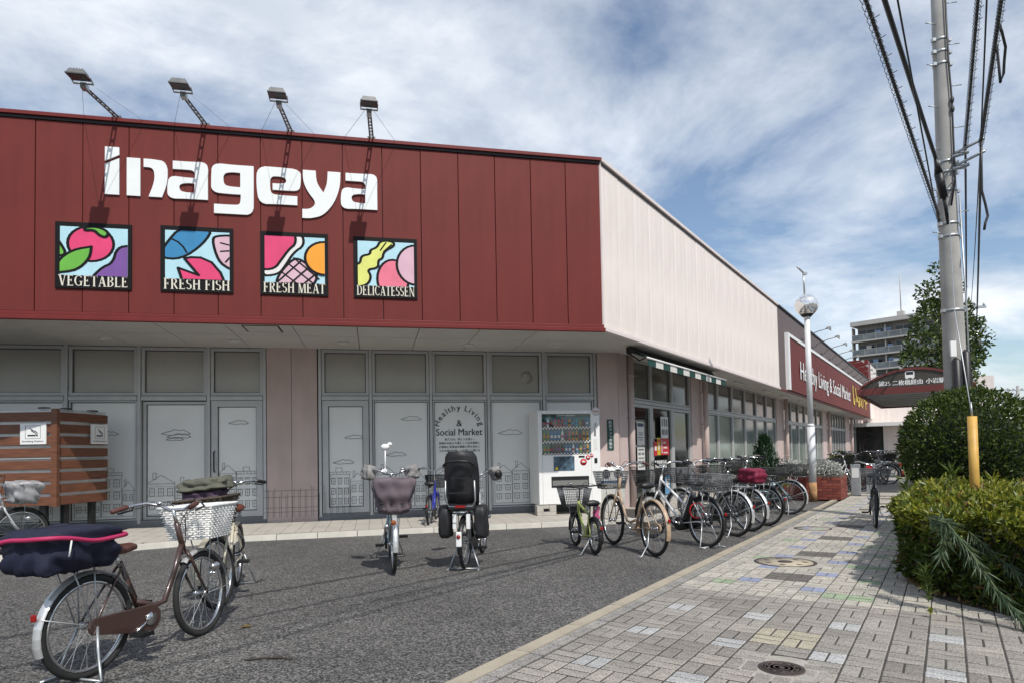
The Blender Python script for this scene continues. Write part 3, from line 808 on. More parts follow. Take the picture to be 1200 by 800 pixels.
picture('square sign with meat and a lattice ham, reading FRESH MEAT', -5.41, -4.43, 3.685, 4.64, 'FRESH MEAT', [
  ('fat', 'white', smooth([(-.1,.12),(.22,.16),(.34,.36),(.48,.66),(.66,.82),(.62,1.1),(-.1,1.1)]), O), ('meat', 'pink', smooth([(-.1,.26),(.16,.28),(.28,.5),(.4,.72),(.52,.85),(.5,1.1),(-.1,1.1)]), O),
  ('ham', 'blush', smooth([(.2,-.1),(.2,.12),(.46,.52),(.6,.52),(.9,.2),(.78,-.1)]), O),
  ('line', None, [(.26,.24),(.6,-.08)], .028), ('line', None, [(.38,.42),(.84,-.04)], .028), ('line', None, [(.48,.54),(.90,.1)], .028), ('line', None, [(.22,.02),(.62,.5)], .028), ('line', None, [(.42,-.02),(.76,.38)], .028), ('line', None, [(.62,-.04),(.86,.22)], .028),
  ('egg', 'orange', ell(1.0, .55, .33, .36), O)])
picture('square sign with lemon shrimp and pink circles, reading DELICATESSEN', -4.05, -3.08, 3.685, 4.63, 'DELICATESSEN', [
  ('round', 'rose', ell(.62, .16, .28, .44), O), ('round', 'lpink', ell(1.04, .50, .35, .45), O),
  ('shrimp', 'lemon', smooth([(-.1,-.05),(.16,.0),(.24,.2),(.16,.36),(.36,.40),(.36,.58),(.44,.62),(.46,.78),(.66,.92),(.62,1.02),(.40,1.02),(.34,.86),(.22,.80),(.22,.70),(.06,.66),(.04,.48),(-.1,.46)]), O), ('line', None, [(.40,.80),(.50,.98)], .026), ('line', None, [(.46,.78),(.60,.94)], .026)])

# ---------------------------------------------------------------- red sign along the street
rs = thing('street_sign', 'long dark red sign board with white frame and white and yellow lettering facing the street', 'shop sign', FR @ TR(14.7, 0, 3.3))
n = 10; w = (43.6-14.98)/n
for k in range(n):
    MB().box(14.98+k*w+.008, 14.98+(k+1)*w-.008, -.09, -.005, 3.315, 5.22).build('sign_panel', m_red, rs, FR)
b = MB(); b.box(14.68, 43.88, -.13, -.004, 5.225, 5.34); b.box(14.68, 14.975, -.128, -.004, 3.315, 5.224); b.box(43.61, 43.88, -.128, -.004, 3.315, 5.224)
b.build('sign_frame', m_white, rs, FR)
b = MB(); put_text(b, 'Healthy Living & Social Market', 16.85, 3.86, 1, -.125, 0, 0, width=15.2, height=None, align='LEFT', bold=.012)
# set the height of the line: cap height 0.68
V_ = [p[2] for p in b.v]; b.v = [(p[0], p[1], 3.86+(p[2]-3.86)*(.92/(max(V_)-min(V_)))*1.0) for p in b.v]
b2 = MB(); nV = len(b.v)
b.build('lettering', m_letter, rs, FR)
for k, c in enumerate('いなげや'):
    b = MB(); put_text(b, c, 33.3+2.05*k, 3.72, 1, -.125, 0, 0, width=1.85, height=1.15, align='LEFT', bold=.02); b.build('letter', m_yellow, rs, FR)
# ---------------------------------------------------------------- floodlights over the big sign
m_lamp = mat('lamp_housing', (.13, .13, .13), .45, var=.2, vs=12, metal=.5)
m_lens = mat('lamp_glass', (.06, .065, .07), .35, spec=.4)
def flood(s, label):
    t = thing('floodlight', label, 'floodlight', FL @ TR(s, .1, 6.17), 'floodlights on arms over the big shop sign')
    Z = 6.165
    b = MB()
    e = (-.03, -.97, 6.09)
    for o in (-.026, .026):
        b.tube([(s+o, .12, Z+.03), (s+o, -.04, Z+.045), (s+e[0]+o*.8, e[1], e[2])], .011, 6)
    for q in np.linspace(.1, .95, 7):
        p = Vector((s, -.04, Z+.045)).lerp(Vector((s+e[0], e[1], e[2])), q)
        b.box(p.x-.026, p.x+.026, p.y-.012, p.y+.012, p.z-.012, p.z+.012)
    b.box(s-.06, s+.06, -.02, .14, Z+.02, Z+.06)
    b.build('arm', m_lamp, t, FL)
    y = MB(); x0 = s+e[0]
    y.tube([(x0-.115, -1.12, 6.15), (x0-.115, -1.01, 6.12), (x0+.115, -1.01, 6.12), (x0+.115, -1.12, 6.15)], .013, 6)
    y.box(x0-.035, x0+.035, -1.03, -.93, 6.06, 6.13)
    y.build('bracket', m_steel, t, FL)
    A = Matrix.Translation((x0, -1.16, 6.175)) @ Matrix.Rotation(rad(6), 4, 'X') @ Matrix.Diagonal((.76, .78, .75, 1))
    h = MB(); h.T = A
    h.hexa([(-.145, -.13, -.05), (.145, -.13, -.05), (.145, .13, -.05), (-.145, .13, -.05)], [(-.11, -.09, .03), (.11, -.09, .03), (.11, .09, .03), (-.11, .09, .03)])
    h.box(-.155, .155, -.14, .14, -.075, -.05)
    for k in range(5): h.box(-.09+k*.043, -.082+k*.043, -.075, .075, .03, .05)
    h.build('lamp_head', m_lamp, t, FL, .004)
    h = MB(); h.T = A; h.box(-.135, .135, -.12, .12, -.082, -.0755); h.build('lens', m_lens, t, FL)
    w = MB()
    w.tube([(s-.42, 0, 6.17), (x0-.02, -1.02, 6.16)], .003, 3); w.tube([(s+.38, 0, 6.17), (x0+.02, -1.02, 6.16)], .003, 3)
    w.build('stay_wire', m_steel, t, FL)
for s, l in ((-7.37, 'leftmost floodlight on a double arm, its shadow falling on the VEGETABLE sign'), (-6.18, 'floodlight on a double arm, its shadow falling on the FRESH FISH sign'),
             (-4.97, 'floodlight on a double arm above the letter e, its shadow on the FRESH MEAT sign'), (-3.76, 'rightmost floodlight on a double arm, its shadow beside the DELICATESSEN sign')):
    flood(s, l)
# arm lamps along the street sign
def arm_lamp():
    t = thing('sign_lamp', 'thin curved-arm lamp over the street sign', 'sign lamp', FR, 'row of arm lamps over the street sign')
    b = MB(); b.tube([(0, -.03, 5.50), (0, -.13, 5.53), (0, -.19, 5.62), (0, -.32, 5.70), (0, -.6, 5.79), (0, -.95, 5.86)], .017, 6)
    b.box(-.05, .05, -.05, 0, 5.42, 5.58); b.build('arm', m_lamp, t, FR)
    h = MB(); h.T = Matrix.Translation((0, -1.02, 5.87)) @ Matrix.Rotation(rad(38), 4, 'X') @ Matrix.Scale(.62, 4)
    h.hexa([(-.16, -.17, -.09), (.16, -.17, -.09), (.16, .17, -.09), (-.16, .17, -.09)], [(-.08, -.05, .10), (.08, -.05, .10), (.08, .05, .10), (-.08, .05, .10)])
    h.build('lamp_head', m_lamp, t, FR)
    return t
al = arm_lamp(); KIDS[al.name] = [k for k in bpy.data.objects if k.parent == al]
for k in range(11):
    Mw = FR @ TR(18.0+2.4*k, 0, 0)
    lb = 'thin arm lamp over the street sign, %s from the near end of its row' % ('first', 'second', 'third', 'fourth', 'fifth', 'sixth', 'seventh', 'eighth', 'ninth', 'tenth', 'last but none')[k]
    if k == 10: lb = 'thin arm lamp over the street sign, the farthest of its row'
    if k == 0: place(al, None, Mw); al['label'] = lb
    else: copy_tree(al, Mw, lb)
KIDS.clear()

# ---------------------------------------------------------------- printed townscape on the shop windows
def town(mb, x0, x1, z0, seed, hmax=.85, y=.022, lw=.006):
    q = random.Random(seed); x = x0
    def ln(a, b, c, d, w=lw):
        v = Vector((c-a, d-b)); L = v.length
        if L < 1e-6: return
        v /= L; n = Vector((-v.y, v.x))*w/2
        mb.add([(a+n.x, y, b+n.y), (a-n.x, y, b-n.y), (c-n.x, y, d-n.y), (c+n.x, y, d+n.y)], [(0, 1, 2, 3)])
    def rect(a, b, c, d, w=lw): ln(a, b, c, b, w); ln(c, b, c, d, w); ln(c, d, a, d, w); ln(a, d, a, b, w)
    while x < x1-.15:
        w = min(q.uniform(.28, .5), x1-x); h = q.uniform(.5, 1.)*hmax
        rect(x, z0, x+w, z0+h)
        if q.random() < .6:
            ln(x-.02, z0+h, x+w/2, z0+h+.16); ln(x+w/2, z0+h+.16, x+w+.02, z0+h)
            rect(x+w*.2, z0+h+.08, x+w*.32, z0+h+.2)
        else:
            rect(x-.01, z0+h, x+w+.01, z0+h+.05); rect(x+w*.3, z0+h+.05, x+w*.6, z0+h+.13)
            for k in range(6): ln(x+w*k/6, z0+h, x+w*k/6, z0+h+.05, .004)
        nx = max(2, int(w/.12)); nz = max(2, int(h/.2))
        for i in range(nx):
            for j in range(nz):
                a = x+w*(i+.22)/nx; b = z0+.05+(h-.08)*(j+.2)/nz; ww = w*.56/nx; hh = (h-.08)*.58/nz
                rect(a, b, a+ww, b+hh, .0075); ln(a+ww/2, b, a+ww/2, b+hh, .004); ln(a, b+hh/2, a+ww, b+hh/2, .004)
        for k in range(3): ln(x, z0+h*(k+1)/3.3, x+w, z0+h*(k+1)/3.3, .0035)
        x += w+.01
    return ln, rect
def cloud(mb, cx, cz, w, y=.022):
    P = [(-.5, 0), (-.35, .06), (-.2, .09), (-.05, .16), (.12, .12), (.25, .14), (.4, .06), (.5, .0), (.35, -.05), (.1, -.03), (-.2, -.06), (-.5, 0)]
    for a, b in zip(P[:-1], P[1:]):
        v = Vector((b[0]-a[0], b[1]-a[1])); v.normalize(); n = Vector((-v.y, v.x))*.004
        A_, B_ = (cx+a[0]*w, cz+a[1]*w), (cx+b[0]*w, cz+b[1]*w)
        mb.add([(A_[0]+n.x, y, A_[1]+n.y), (A_[0]-n.x, y, A_[1]-n.y), (B_[0]-n.x, y, B_[1]-n.y), (B_[0]+n.x, y, B_[1]+n.y)], [(0, 1, 2, 3)])
pr = MB()
for k, (a, b_) in enumerate(((-13.3, -11.5), (-11.4, -10.3), (-10.2, -9.12), (-7.80, -7.0), (-5.82, -5.05), (-4.92, -3.86), (-3.75, -2.7), (-2.6, -1.55))):
    town(pr, a+.06, b_-.06, .24, 40+k)
P2 = MB(); town(P2, -8.98, -7.98, .24, 77, y=.0)
pr.add([(p[0], p[1]+.09, p[2]) for p in P2.v], P2.f)
for c in ((-9.6, 1.72, .34), (-5.3, 1.6, .36), (-4.2, 1.95, .4), (-5.5, 1.12, .4), (-2.2, 1.65, .5), (-4.5, 1.25, .4), (-7.4, 1.9, .35), (-10.8, 1.6, .4)): cloud(pr, *c)
C2 = MB(); cloud(C2, -8.5, 1.72, .5, .09); cloud(C2, -8.45, 1.66, .42, .09); cloud(C2, -8.52, 1.61, .3, .09); pr.add(C2.v, C2.f)
pr.build('townscape_print', m_inkmural, shop, WL)
fp = MB()     # line-drawn fence continuing over the pier
for x in np.arange(-6.9, -5.3, .115):
    for o in (0, .03): fp.box(x+o-.003, x+o+.003, -.054, -.0505, .12, .12+R.uniform(.35, .6))
for z in (.22, .30, .5, .62): fp.box(-6.95, -5.95, -.054, -.0505, z-.0035, z+.0035)
fp.build('fence_print', m_inkpale, shop, WL)
# arched slogan on the window
sg = MB(); cx, cz, rr = -3.245, 1.62, .415
word = 'Healthy Living'; N = len(word)
adv = {'H': 1.15, 'e': .95, 'a': .92, 'l': .5, 't': .62, 'h': .98, 'y': .9, ' ': .55, 'L': .9, 'i': .48, 'v': .9, 'n': .98, 'g': 1.0}
tot = sum(adv[c] for c in word); ang = rad(158); p = 0
for c in word:
    a = PI/2+ang/2-ang*(p+adv[c]/2)/tot; p += adv[c]
    if c == ' ': continue
    th = a-PI/2
    put_text(sg, c, cx+rr*math.cos(a), cz+.09+rr*math.sin(a), .165, .022, 0, 0, bold=.008, A=lambda q, th=th: (q[0]*math.cos(th)-q[1]*math.sin(th), q[0]*math.sin(th)+q[1]*math.cos(th)))
put_text(sg, '&', cx, cz+.185, .185, .022, 0, 0, bold=.008)
put_text(sg, 'Social Market', cx, cz, 1, .022, 0, 0, width=.93, height=.135, bold=.008)
for k, l in enumerate(('私たちは、商と人を通し、', '地域のお役立ち業として社会貢献し', 'お客様と従業員が健康と夢を求めて', '人生の喜びや楽しさを感じて頂ける', 'なくてはならない店舗を', '目指します。')):
    put_text(sg, l, cx, cz-.095-.076*k, .052, .022, 0, 0, bold=.012)
sg.build('slogan_print', m_ink, shop, WL)
# wall clock seen through the upper pane
ck = thing('wall_clock', 'round pale wall clock behind the upper window left of the last mullion', 'clock', WL @ TR(-1.84, .03, 2.80))
b = MB(); b.lathe([(.135, 0), (.135, -.03), (.11, -.032), (0, -.032)], 24, 0, Matrix.Translation((-1.84, .035, 2.79)) @ Matrix.Rotation(rad(-90), 4, 'X').inverted())
b.build('face', m_filmup, ck, WL)
b = MB(); b.box(-1.845, -1.835, -.0, .002, 2.72, 2.80); b.box(-1.84, -1.79, -.0, .002, 2.79, 2.80); b.box(-1.89, -1.84, 0, .002, 2.81, 2.84); b.build('hand', m_alu, ck, WL)

# ---------------------------------------------------------------- vending machine
VF = WL @ TR(-1.205, -.80, 0)     # x across (+-.63), y = 0 front face, + into the wall
vm = thing('vending_machine', 'white drinks vending machine with rows of bottles, beside the corner pier', 'vending machine', VF)
MB().box(-.63, .63, .015, .72, .23, 2.06).build('cabinet', m_white, vm, VF, .012)
b = MB(); b.box(-.625, -.55, -.02, .012, .245, 2.045); b.box(.44, .625, -.02, .012, .245, 2.045); b.box(-.548, .438, -.02, .012, 1.99, 2.045); b.box(-.548, .438, -.02, .012, .245, 1.19)
b.build('door_frame', m_white, vm, VF, .006)
m_teal = mat('display_backing', (.03, .14, .17), .5, var=.1, vs=6)
b = MB(); b.box(-.548, .438, .004, .012, 1.195, 1.985); b.build('display_backing', m_teal, vm, VF)
b = MB(); b.box(-.548, .438, -.008, .004, 1.93, 1.985); b.build('display_header', mat('header_green', (.008, .045, .03), .4), vm, VF)
b = MB(); put_text(b, 'energygel', -.05, 1.945, 1, -.0095, 0, 0, width=.34, height=.036); b.build('header_print', m_offw, vm, VF)
pc = [mat('bottle_'+n, c, .25) for n, c in (('red', (.35, .015, .02)), ('green', (.12, .2, .06)), ('blue', (.05, .16, .34)), ('brown', (.12, .05, .025)), ('amber', (.45, .20, .03)), ('white', (.6, .62, .62)), ('purple', (.14, .06, .2)), ('dark', (.02, .02, .022)), ('pink', (.45, .1, .16)), ('teal', (.05, .3, .34)))]
rows = [([7, 5, 7, 8, 0, 0, 6, 4, 6, 9, 1, 3, 2], 1.745, .16), ([1, 1, 2, 2, 2, 5, 3, 8, 4, 4, 7, 4, 4], 1.475, .20), ([1, 1, 7, 3, 3, 7, 2, 2, 5, 2, 1, 3, 4], 1.235, .17)]
for ids, z, h in rows:
    b = MB()
    for k, c in enumerate(ids):
        x = -.50+k*.0725; r = .026
        b.lathe([(r*.9, 0), (r, .01), (r, h*.62), (r*.8, h*.78), (r*.4, h*.88), (r*.4, h)], 10, c, Matrix.Translation((x, -.006, z)))
        b.lathe([(r*1.03, h*.25), (r*1.03, h*.5)], 10, (c+3) % 10, Matrix.Translation((x, -.006, z)))
    stuff(b.build('bottle_row', pc, vm, VF))
    s = MB(); n = 30
    for i in range(n):
        for j in range(2):
            if (i+j) % 2 == 0: s.box(-.54+i*.0325, -.54+(i+1)*.0325, -.019, -.014, z-.055+j*.026, z-.03+j*.026)
    s.build('price_label_strip', m_offw, vm, VF)
    MB().box(-.545, .435, -.013, .003, z-.06, z-.002).build('shelf_front', m_black, vm, VF)
MB().box(-.546, .436, -.033, -.030, 1.196, 1.984).build('display_glass', (lambda m: m)(bpy.data.materials.new('display_glass')), vm, VF)
dg_ = bpy.data.materials['display_glass']; dg_.use_nodes = True
t_ = dg_.node_tree; t_.nodes.clear()
o_ = t_.nodes.new('ShaderNodeOutputMaterial'); a_ = t_.nodes.new('ShaderNodeBsdfTransparent'); g_s = t_.nodes.new('ShaderNodeBsdfGlossy'); g_s.inputs['Roughness'].default_value = .02
mm = t_.nodes.new('ShaderNodeMixShader'); mm.inputs[0].default_value = .03
t_.links.new(a_.outputs[0], mm.inputs[1]); t_.links.new(g_s.outputs[0], mm.inputs[2]); t_.links.new(mm.outputs[0], o_.inputs[0])
b = MB(); b.box(-.33, .09, -.026, -.021, .885, 1.165); b.build('advert_panel', mat('advert', (.06, .10, .14), .25, var=.9, vs=9), vm, VF)
b = MB(); b.sphere((-.27, -.027, .93), (.03, .004, .03), 10, 6); b.build('advert_badge', m_yellow, vm, VF)
b = MB(); b.box(-.38, .38, -.026, -.021, .565, .775); b.box(-.36, .36, -.03, -.0265, .60, .70, 1); b.build('take_out_flap', [m_black, mat('flap_grey', (.19, .19, .18), .4)], vm, VF)
for x, z, r in ((.275, 1.045, .068), (.37, 1.13, .05), (.45, 1.165, .034)):
    b = MB(); b.lathe([(r, 0), (r, -.008), (0, -.008)], 20, 0, Matrix.Translation((x, -.0205, z)) @ Matrix.Rotation(rad(-90), 4, 'X').inverted()); b.box(x-r*.5, x+r*.5, -.031, -.0295, z-r*.1, z+r*.35, 1); b.build('red_badge', [mat('badge_red', (.5, .012, .02), .35), m_offw], vm, VF)
b = MB(); b.box(.18, .30, -.027, -.021, 1.135, 1.17); b.box(.50, .56, -.027, -.021, 1.02, 1.12); b.box(.49, .57, -.024, -.021, 1.28, 1.5, 1); b.build('coin_slot', [m_black, m_offw], vm, VF)
b = MB(); b.tube([(.53, -.02, 1.56), (.52, -.05, 1.6), (.53, -.05, 1.76), (.54, -.02, 1.80)], .014, 6); b.build('door_handle', m_steel, vm, VF)
b = MB(); b.lathe([(.085, 0), (.085, -.012), (0, -.012)], 24, 0, Matrix.Translation((.55, -.0205, 2.03)) @ Matrix.Rotation(rad(-90), 4, 'X').inverted()); b.build('round_label', m_offw, vm, VF)
b = MB(); put_text(b, 'DyDo', .55, 2.013, 1, -.034, 0, 0, width=.135, height=.045, bold=.01); b.build('label_print', mat('badge_red', (.5, .012, .02)), vm, VF)
for x, l in ((-.60, 'left'), (.42, 'right')):
    t = thing('concrete_block', 'pale concrete block carrying the %s end of the vending machine' % l, 'block', VF @ TR(x+.1, .1, .034), 'blocks under the vending machine')
    b = MB(); b.box(x-.08, x+.30, -.04, .15, .035, .105); b.box(x-.08, x+.05, -.04, .15, .107, .229); b.box(x+.17, x+.30, -.04, .15, .107, .229); b.box(x+.05, x+.17, -.03, .15, .165, .228)
    b.build('block', m_conc, t, VF, .006)
# recycling bin
BF = WL @ TR(-.33, -.78, 0)
bn = thing('recycling_bin', 'pale plastic recycling bin with two round black holes beside the vending machine', 'bin', BF)
MB().hexa([(-.25, 0, .035), (.25, 0, .035), (.25, .42, .035), (-.25, .42, .035)], [(-.27, -.02, .62), (.27, -.02, .62), (.27, .44, .62), (-.27, .44, .62)]).build('body', mat('bin_plastic', (.52, .51, .47), .35, var=.15, vs=7), bn, BF, .01)
MB().box(-.275, .275, -.025, .445, .623, .665).build('blue_band', mat('bin_blue', (.03, .10, .25), .5), bn, BF)
MB().hexa([(-.275, -.025, .667), (.275, -.025, .667), (.275, .445, .667), (-.275, .445, .667)], [(-.26, .06, .93), (.26, .06, .93), (.26, .44, .93), (-.26, .44, .93)]).build('lid', m_offw, bn, BF, .01)
for x in (-.12, .13):
    A = Matrix.Translation((x, .015, .80)) @ Matrix.Rotation(rad(72), 4, 'X')
    MB().lathe([(.085, -.01), (.085, .03), (.07, .032), (.062, .005), (0, .005)], 20, 0, A).build('hole_ring', m_black, bn, BF)
# notices
def board(name, label, cat, Mw, w, h, m, prints=(), th=.01):
    t = thing(name, label, cat, Mw)
    MB().box(-w/2, w/2, -th, 0, 0, h).build('board', m, t, Mw)
    return t
GF = WL @ TR(-.09, -.102, 1.27)
t = board('notice_plate', 'narrow dark green vertical notice plate with white characters on the pink corner pier', 'sign', GF, .14, .64, mat('plate_green', (.01, .055, .05), .5), th=.012)
b = MB()
for k, c in enumerate('防犯カメラ作動中'): put_text(b, c, 0, .555-.075*k, .068, -.0135, 0, 0, bold=.01)
b.build('lettering', m_offw, t, GF)
def poster(s, z, w, h, label, base, blocks, off=-.031):
    Mw = WR @ TR(s, off, z)
    t = thing('poster', label, 'poster', Mw, 'notices on the corner shop door')
    MB().box(-w/2, w/2, -.006, 0, 0, h).build('sheet', base, t, Mw)
    for q, (x0, x1, z0, z1, m) in enumerate(blocks):
        MB().box((x0-.5)*w, (x1-.5)*w, -.0075-.0003*q, -.0061, z0*h, z1*h).build('print_block', m, t, Mw)
m_navy = mat('poster_navy', (.03, .035, .10), .5); m_gtx = mat('poster_grey', (.2, .2, .2), .6); m_pred = mat('poster_red', (.5, .02, .03), .5); m_pyel = mat('poster_yellow', (.6, .42, .02), .5); m_pblue = mat('poster_blue', (.12, .3, .5), .5)
tx = lambda *r: [(x0, x1, z0, z1, m_gtx) for x0, x1, z0, z1 in r]
poster(1.42, 1.38, .42, .52, 'white notice with a navy heading, on the left door pane', m_offw, [(.08, .92, .80, .95, m_navy)]+tx((.2, .8, .5, .54), (.2, .8, .42, .46), (.12, .88, .3, .34), (.3, .7, .2, .24)))
poster(1.42, .80, .42, .52, 'white notice full of small grey lines, below the navy-headed one', m_offw, tx((.1, .9, .86, .95), (.1, .45, .66, .78), (.55, .9, .66, .78), (.1, .9, .5, .56), (.1, .45, .3, .42), (.55, .9, .3, .42), (.1, .9, .12, .18)))
poster(2.93, 1.55, .50, .52, 'white notice of bold black characters above the red poster', m_offw, tx((.12, .3, .55, .9), (.4, .62, .55, .9), (.7, .9, .55, .9), (.12, .5, .15, .4), (.6, .9, .15, .4)))
poster(2.93, 1.13, .56, .40, 'red poster with white marks on the middle door pane', m_pred, [(.08, .16, .1, .9, m_offw), (.3, .6, .7, .8, m_offw), (.3, .75, .4, .5, m_offw), (.3, .8, .1, .18, m_offw)])
poster(2.52, 1.13, .20, .42, 'yellow poster strip between the red posters', m_pyel, [(.15, .85, .75, .9, m_pred), (.3, .7, .3, .6, m_offw)])
poster(2.31, 1.12, .2, .34, 'small red poster with a white mark, left of the yellow strip', m_pred, [(.2, .8, .35, .65, m_offw)])
poster(2.62, .80, .82, .22, 'strip of white price cards hanging on the middle door pane', m_black, [(.04+.16*k, .15+.16*k, .1+.45*j, .45+.45*j, m_offw) for k in range(6) for j in (0, 1)])
poster(3.05, .15, .34, .46, 'pale blue poster low on the middle door pane', m_pblue, [(.2, .8, .5, .85, m_offw)])

# ---------------------------------------------------------------- smoking corner screen
m_wood = None
def wood():
    m = bpy.data.materials.new('slat_wood'); m.use_nodes = True; t = m.node_tree; b = t.nodes['Principled BSDF']; b.inputs['Roughness'].default_value = .55
    co = t.nodes.new('ShaderNodeTexCoord'); oi = t.nodes.new('ShaderNodeObjectInfo'); ad = t.nodes.new('ShaderNodeVectorMath'); ad.operation = 'ADD'
    t.links.new(co.outputs['Object'], ad.inputs[0]); t.links.new(oi.outputs['Location'], ad.inputs[1])
    q = t.nodes.new('ShaderNodeMapping'); q.inputs['Scale'].default_value = (1.2, 1.2, 26); t.links.new(ad.outputs[0], q.inputs[0])
    n = t.nodes.new('ShaderNodeTexNoise'); n.inputs['Scale'].default_value = 3; n.inputs['Detail'].default_value = 6; t.links.new(q.outputs[0], n.inputs['Vector'])
    r = t.nodes.new('ShaderNodeValToRGB'); r.color_ramp.elements[0].position = .3; r.color_ramp.elements[1].position = .7
    r.color_ramp.elements[0].color = (.085, .031, .015, 1); r.color_ramp.elements[1].color = (.22, .085, .043, 1)
    t.links.new(n.outputs['Fac'], r.inputs[0]); t.links.new(r.outputs[0], b.inputs['Base Color']); return m
m_wood = wood()
sk = thing('smoking_screen', 'brown slatted wooden screen of the smoking corner on dark posts by the shop wall', 'screen', TR(-7.1, 10.0, 0))
P0 = Vector((-7.10, 10.0)); dA = Vector((-1, .0)); dB = Vector((.118, .993))
def screen(O, d, L, n):
    A = frame(O, d, Vector((d.y, -d.x)))
    k = 0
    for gset in range(2):
        for j in range(4):
            z = .57+gset*.755+j*.187
            MB().box(.05, L, 0, .028, z, z+.137).build('slat', m_wood, sk, A @ TR(0, R.uniform(-.002, .002), 0), .003)
    b = MB()
    for z in (1.297, ): b.box(.05, L, .005, .03, z, z+.012)
    b.box(.02, L, .032, .045, 2.058, 2.075); b.build('rail', m_alu, sk, A)
    MB().box(.05, L-.01, .045, .055, .58, 2.05).build('back_sheet', mat('screen_back', (.72, .72, .69), .6, var=.1), sk, A)
    for x in (L*.28, L*.78):
        MB().box(x-.05, x+.05, .0565, .13, 0, 2.06).build('post', m_black, sk, A)
        MB().box(x-.06, x+.06, .03, .14, 2.076, 2.10).build('post_cap', m_black, sk, A)
    return A
SA = frame(P0, -dA, Vector((0, -1)))
def screenA():
    L = 3.0
    for gset in range(2):
        for j in range(4):
            z = .57+gset*.755+j*.187
            MB().box(-L, -.05, 0, .028, z, z+.137).build('slat', m_wood, sk, SA @ TR(0, R.uniform(-.002, .002), 0), .003)
    b = MB(); b.box(-L, -.05, .005, .03, 1.297, 1.309); b.box(-L, -.02, .032, .045, 2.058, 2.075); b.build('rail', m_alu, sk, SA)
    MB().box(-L, -.05, .045, .055, .58, 2.05).build('back_sheet', mat('screen_back', (.72, .72, .69), .6, var=.1), sk, SA)
    for x in (-.22, -1.6):
        MB().box(x-.05, x+.05, .0565, .13, 0, 2.06).build('post', m_black, sk, SA)
        MB().box(x-.06, x+.06, .03, .14, 2.076, 2.10).build('post_cap', m_black, sk, SA)
screenA()
SB = screen(P0, dB, 1.12, 2)
MB().box(-.045, .045, -.01, .06, .55, 2.07).build('corner_post', m_wood, sk, SA)
def smoke_sign(Mw, label, w):
    t = thing('smoking_sign', label, 'sign', Mw)
    MB().box(-w/2, w/2, -.03, -.003, 0, .33).build('board', m_white, t, Mw, .004)
    b = MB(); s = w/.42; y0, y1 = -.0315, -.0301
    for a in ((-.12, .12, .285, .29), (-.12, .12, .088, .093), (-.125, -.12, .09, .29), (.12, .125, .09, .29), (-.085, .045, .125, .15), (.052, .082, .125, .15)): b.box(a[0]*s, a[1]*s, y0, y1, a[2], a[3])
    for p, q in zip([(-.05, .25), (-.02, .235), (.0, .215), (.04, .205), (.07, .18)], [(-.02, .235), (.0, .215), (.04, .205), (.07, .18), (.072, .16)]): b.tube([(p[0]*s, y0, p[1]), (q[0]*s, y0, q[1])], .006, 4)
    for p, q in zip([(-.03, .22), (.0, .195), (.03, .185), (.055, .16)], [(.0, .195), (.03, .185), (.055, .16), (.055, .155)]): b.tube([(p[0]*s, y0, p[1]), (q[0]*s, y0, q[1])], .006, 4)
    put_text(b, 'Smoking Station', 0, .03, 1, y0, 0, 0, width=w*.82, height=.032, bold=.01)
    b.build('pictogram', m_ink, t, Mw)
smoke_sign(SA @ TR(-.31, -.002, 1.52), 'white smoking pictogram sign on the slatted screen facing the car park', .40)
smoke_sign(SB @ TR(.90, -.002, 1.53), 'narrower white smoking pictogram sign on the short side of the slatted screen', .36)
# ---------------------------------------------------------------- bicycles
WH = {}
m_bask = mat('basket_wire', (.16, .165, .17), .4, metal=.35)
def wheel_meshes(r):
    k = round(r, 3)
    if k in WH: return WH[k]
    tr = .0215 if r > .25 else .024
    ty = MB().torus((0, 0, 0), r-tr, tr, 44, 7).mesh('tyre', m_rubber)
    rm = MB(); rm.torus((0, 0, 0), r-tr*2-.006, .0115, 44, 5, 0, 1.2)
    A = Matrix.Rotation(rad(90), 4, 'X')
    rm.lathe([(.012, -.05), (.024, -.048), (.024, -.03), (.014, -.028), (.014, .028), (.024, .03), (.024, .048), (.012, .05)], 10, 0, A)
    rim = rm.mesh('wheel', m_chrome)
    sp = MB(); n = 28
    for i in range(n):
        a = 2*PI*i/n; b = a+(.55 if i % 4 < 2 else -.55); y = .032 if i % 2 else -.032
        sp.tube([(.022*math.cos(b), y, .022*math.sin(b)), ((r-.05)*math.cos(a), y*.15, (r-.05)*math.sin(a))], .0016, 3, cap=False)
    WH[k] = (ty, rim, sp.mesh('spokes', m_steel)); return WH[k]
def paint(name, c, metal=.0): return mat('paint_'+name, c, .28, coat=.5, metal=metal, var=.04, vs=9)
def wire_basket(b, c, wt, wb, dt, db, h, n=9, r=.0034, m=0, rings=8):
    # c = bottom centre; x depth, y width
    def ringp(t):
        w = wb+(wt-wb)*t; d = db+(dt-db)*t; z = c[2]+h*t
        return [(c[0]-d/2, c[1]-w/2, z), (c[0]+d/2, c[1]-w/2, z), (c[0]+d/2, c[1]+w/2, z), (c[0]-d/2, c[1]+w/2, z)]
    for k in range(rings):
        t = k/(rings-1); b.tube(ringp(t), r*(2.1 if k == rings-1 else 1), 4, m, closed=True)
    lo, hi = ringp(0), ringp(1)
    for e in range(4):
        for i in range(n):
            u = i/n; p = Vector(lo[e]).lerp(Vector(lo[(e+1) % 4]), u); q = Vector(hi[e]).lerp(Vector(hi[(e+1) % 4]), u)
            b.tube([p, q], r, 3, m)
    for i in range(1, n):
        u = i/n
        b.tube([Vector(lo[0]).lerp(Vector(lo[1]), u), Vector(lo[3]).lerp(Vector(lo[2]), u)], r, 3, m)
        b.tube([Vector(lo[0]).lerp(Vector(lo[3]), u), Vector(lo[1]).lerp(Vector(lo[2]), u)], r, 3, m)
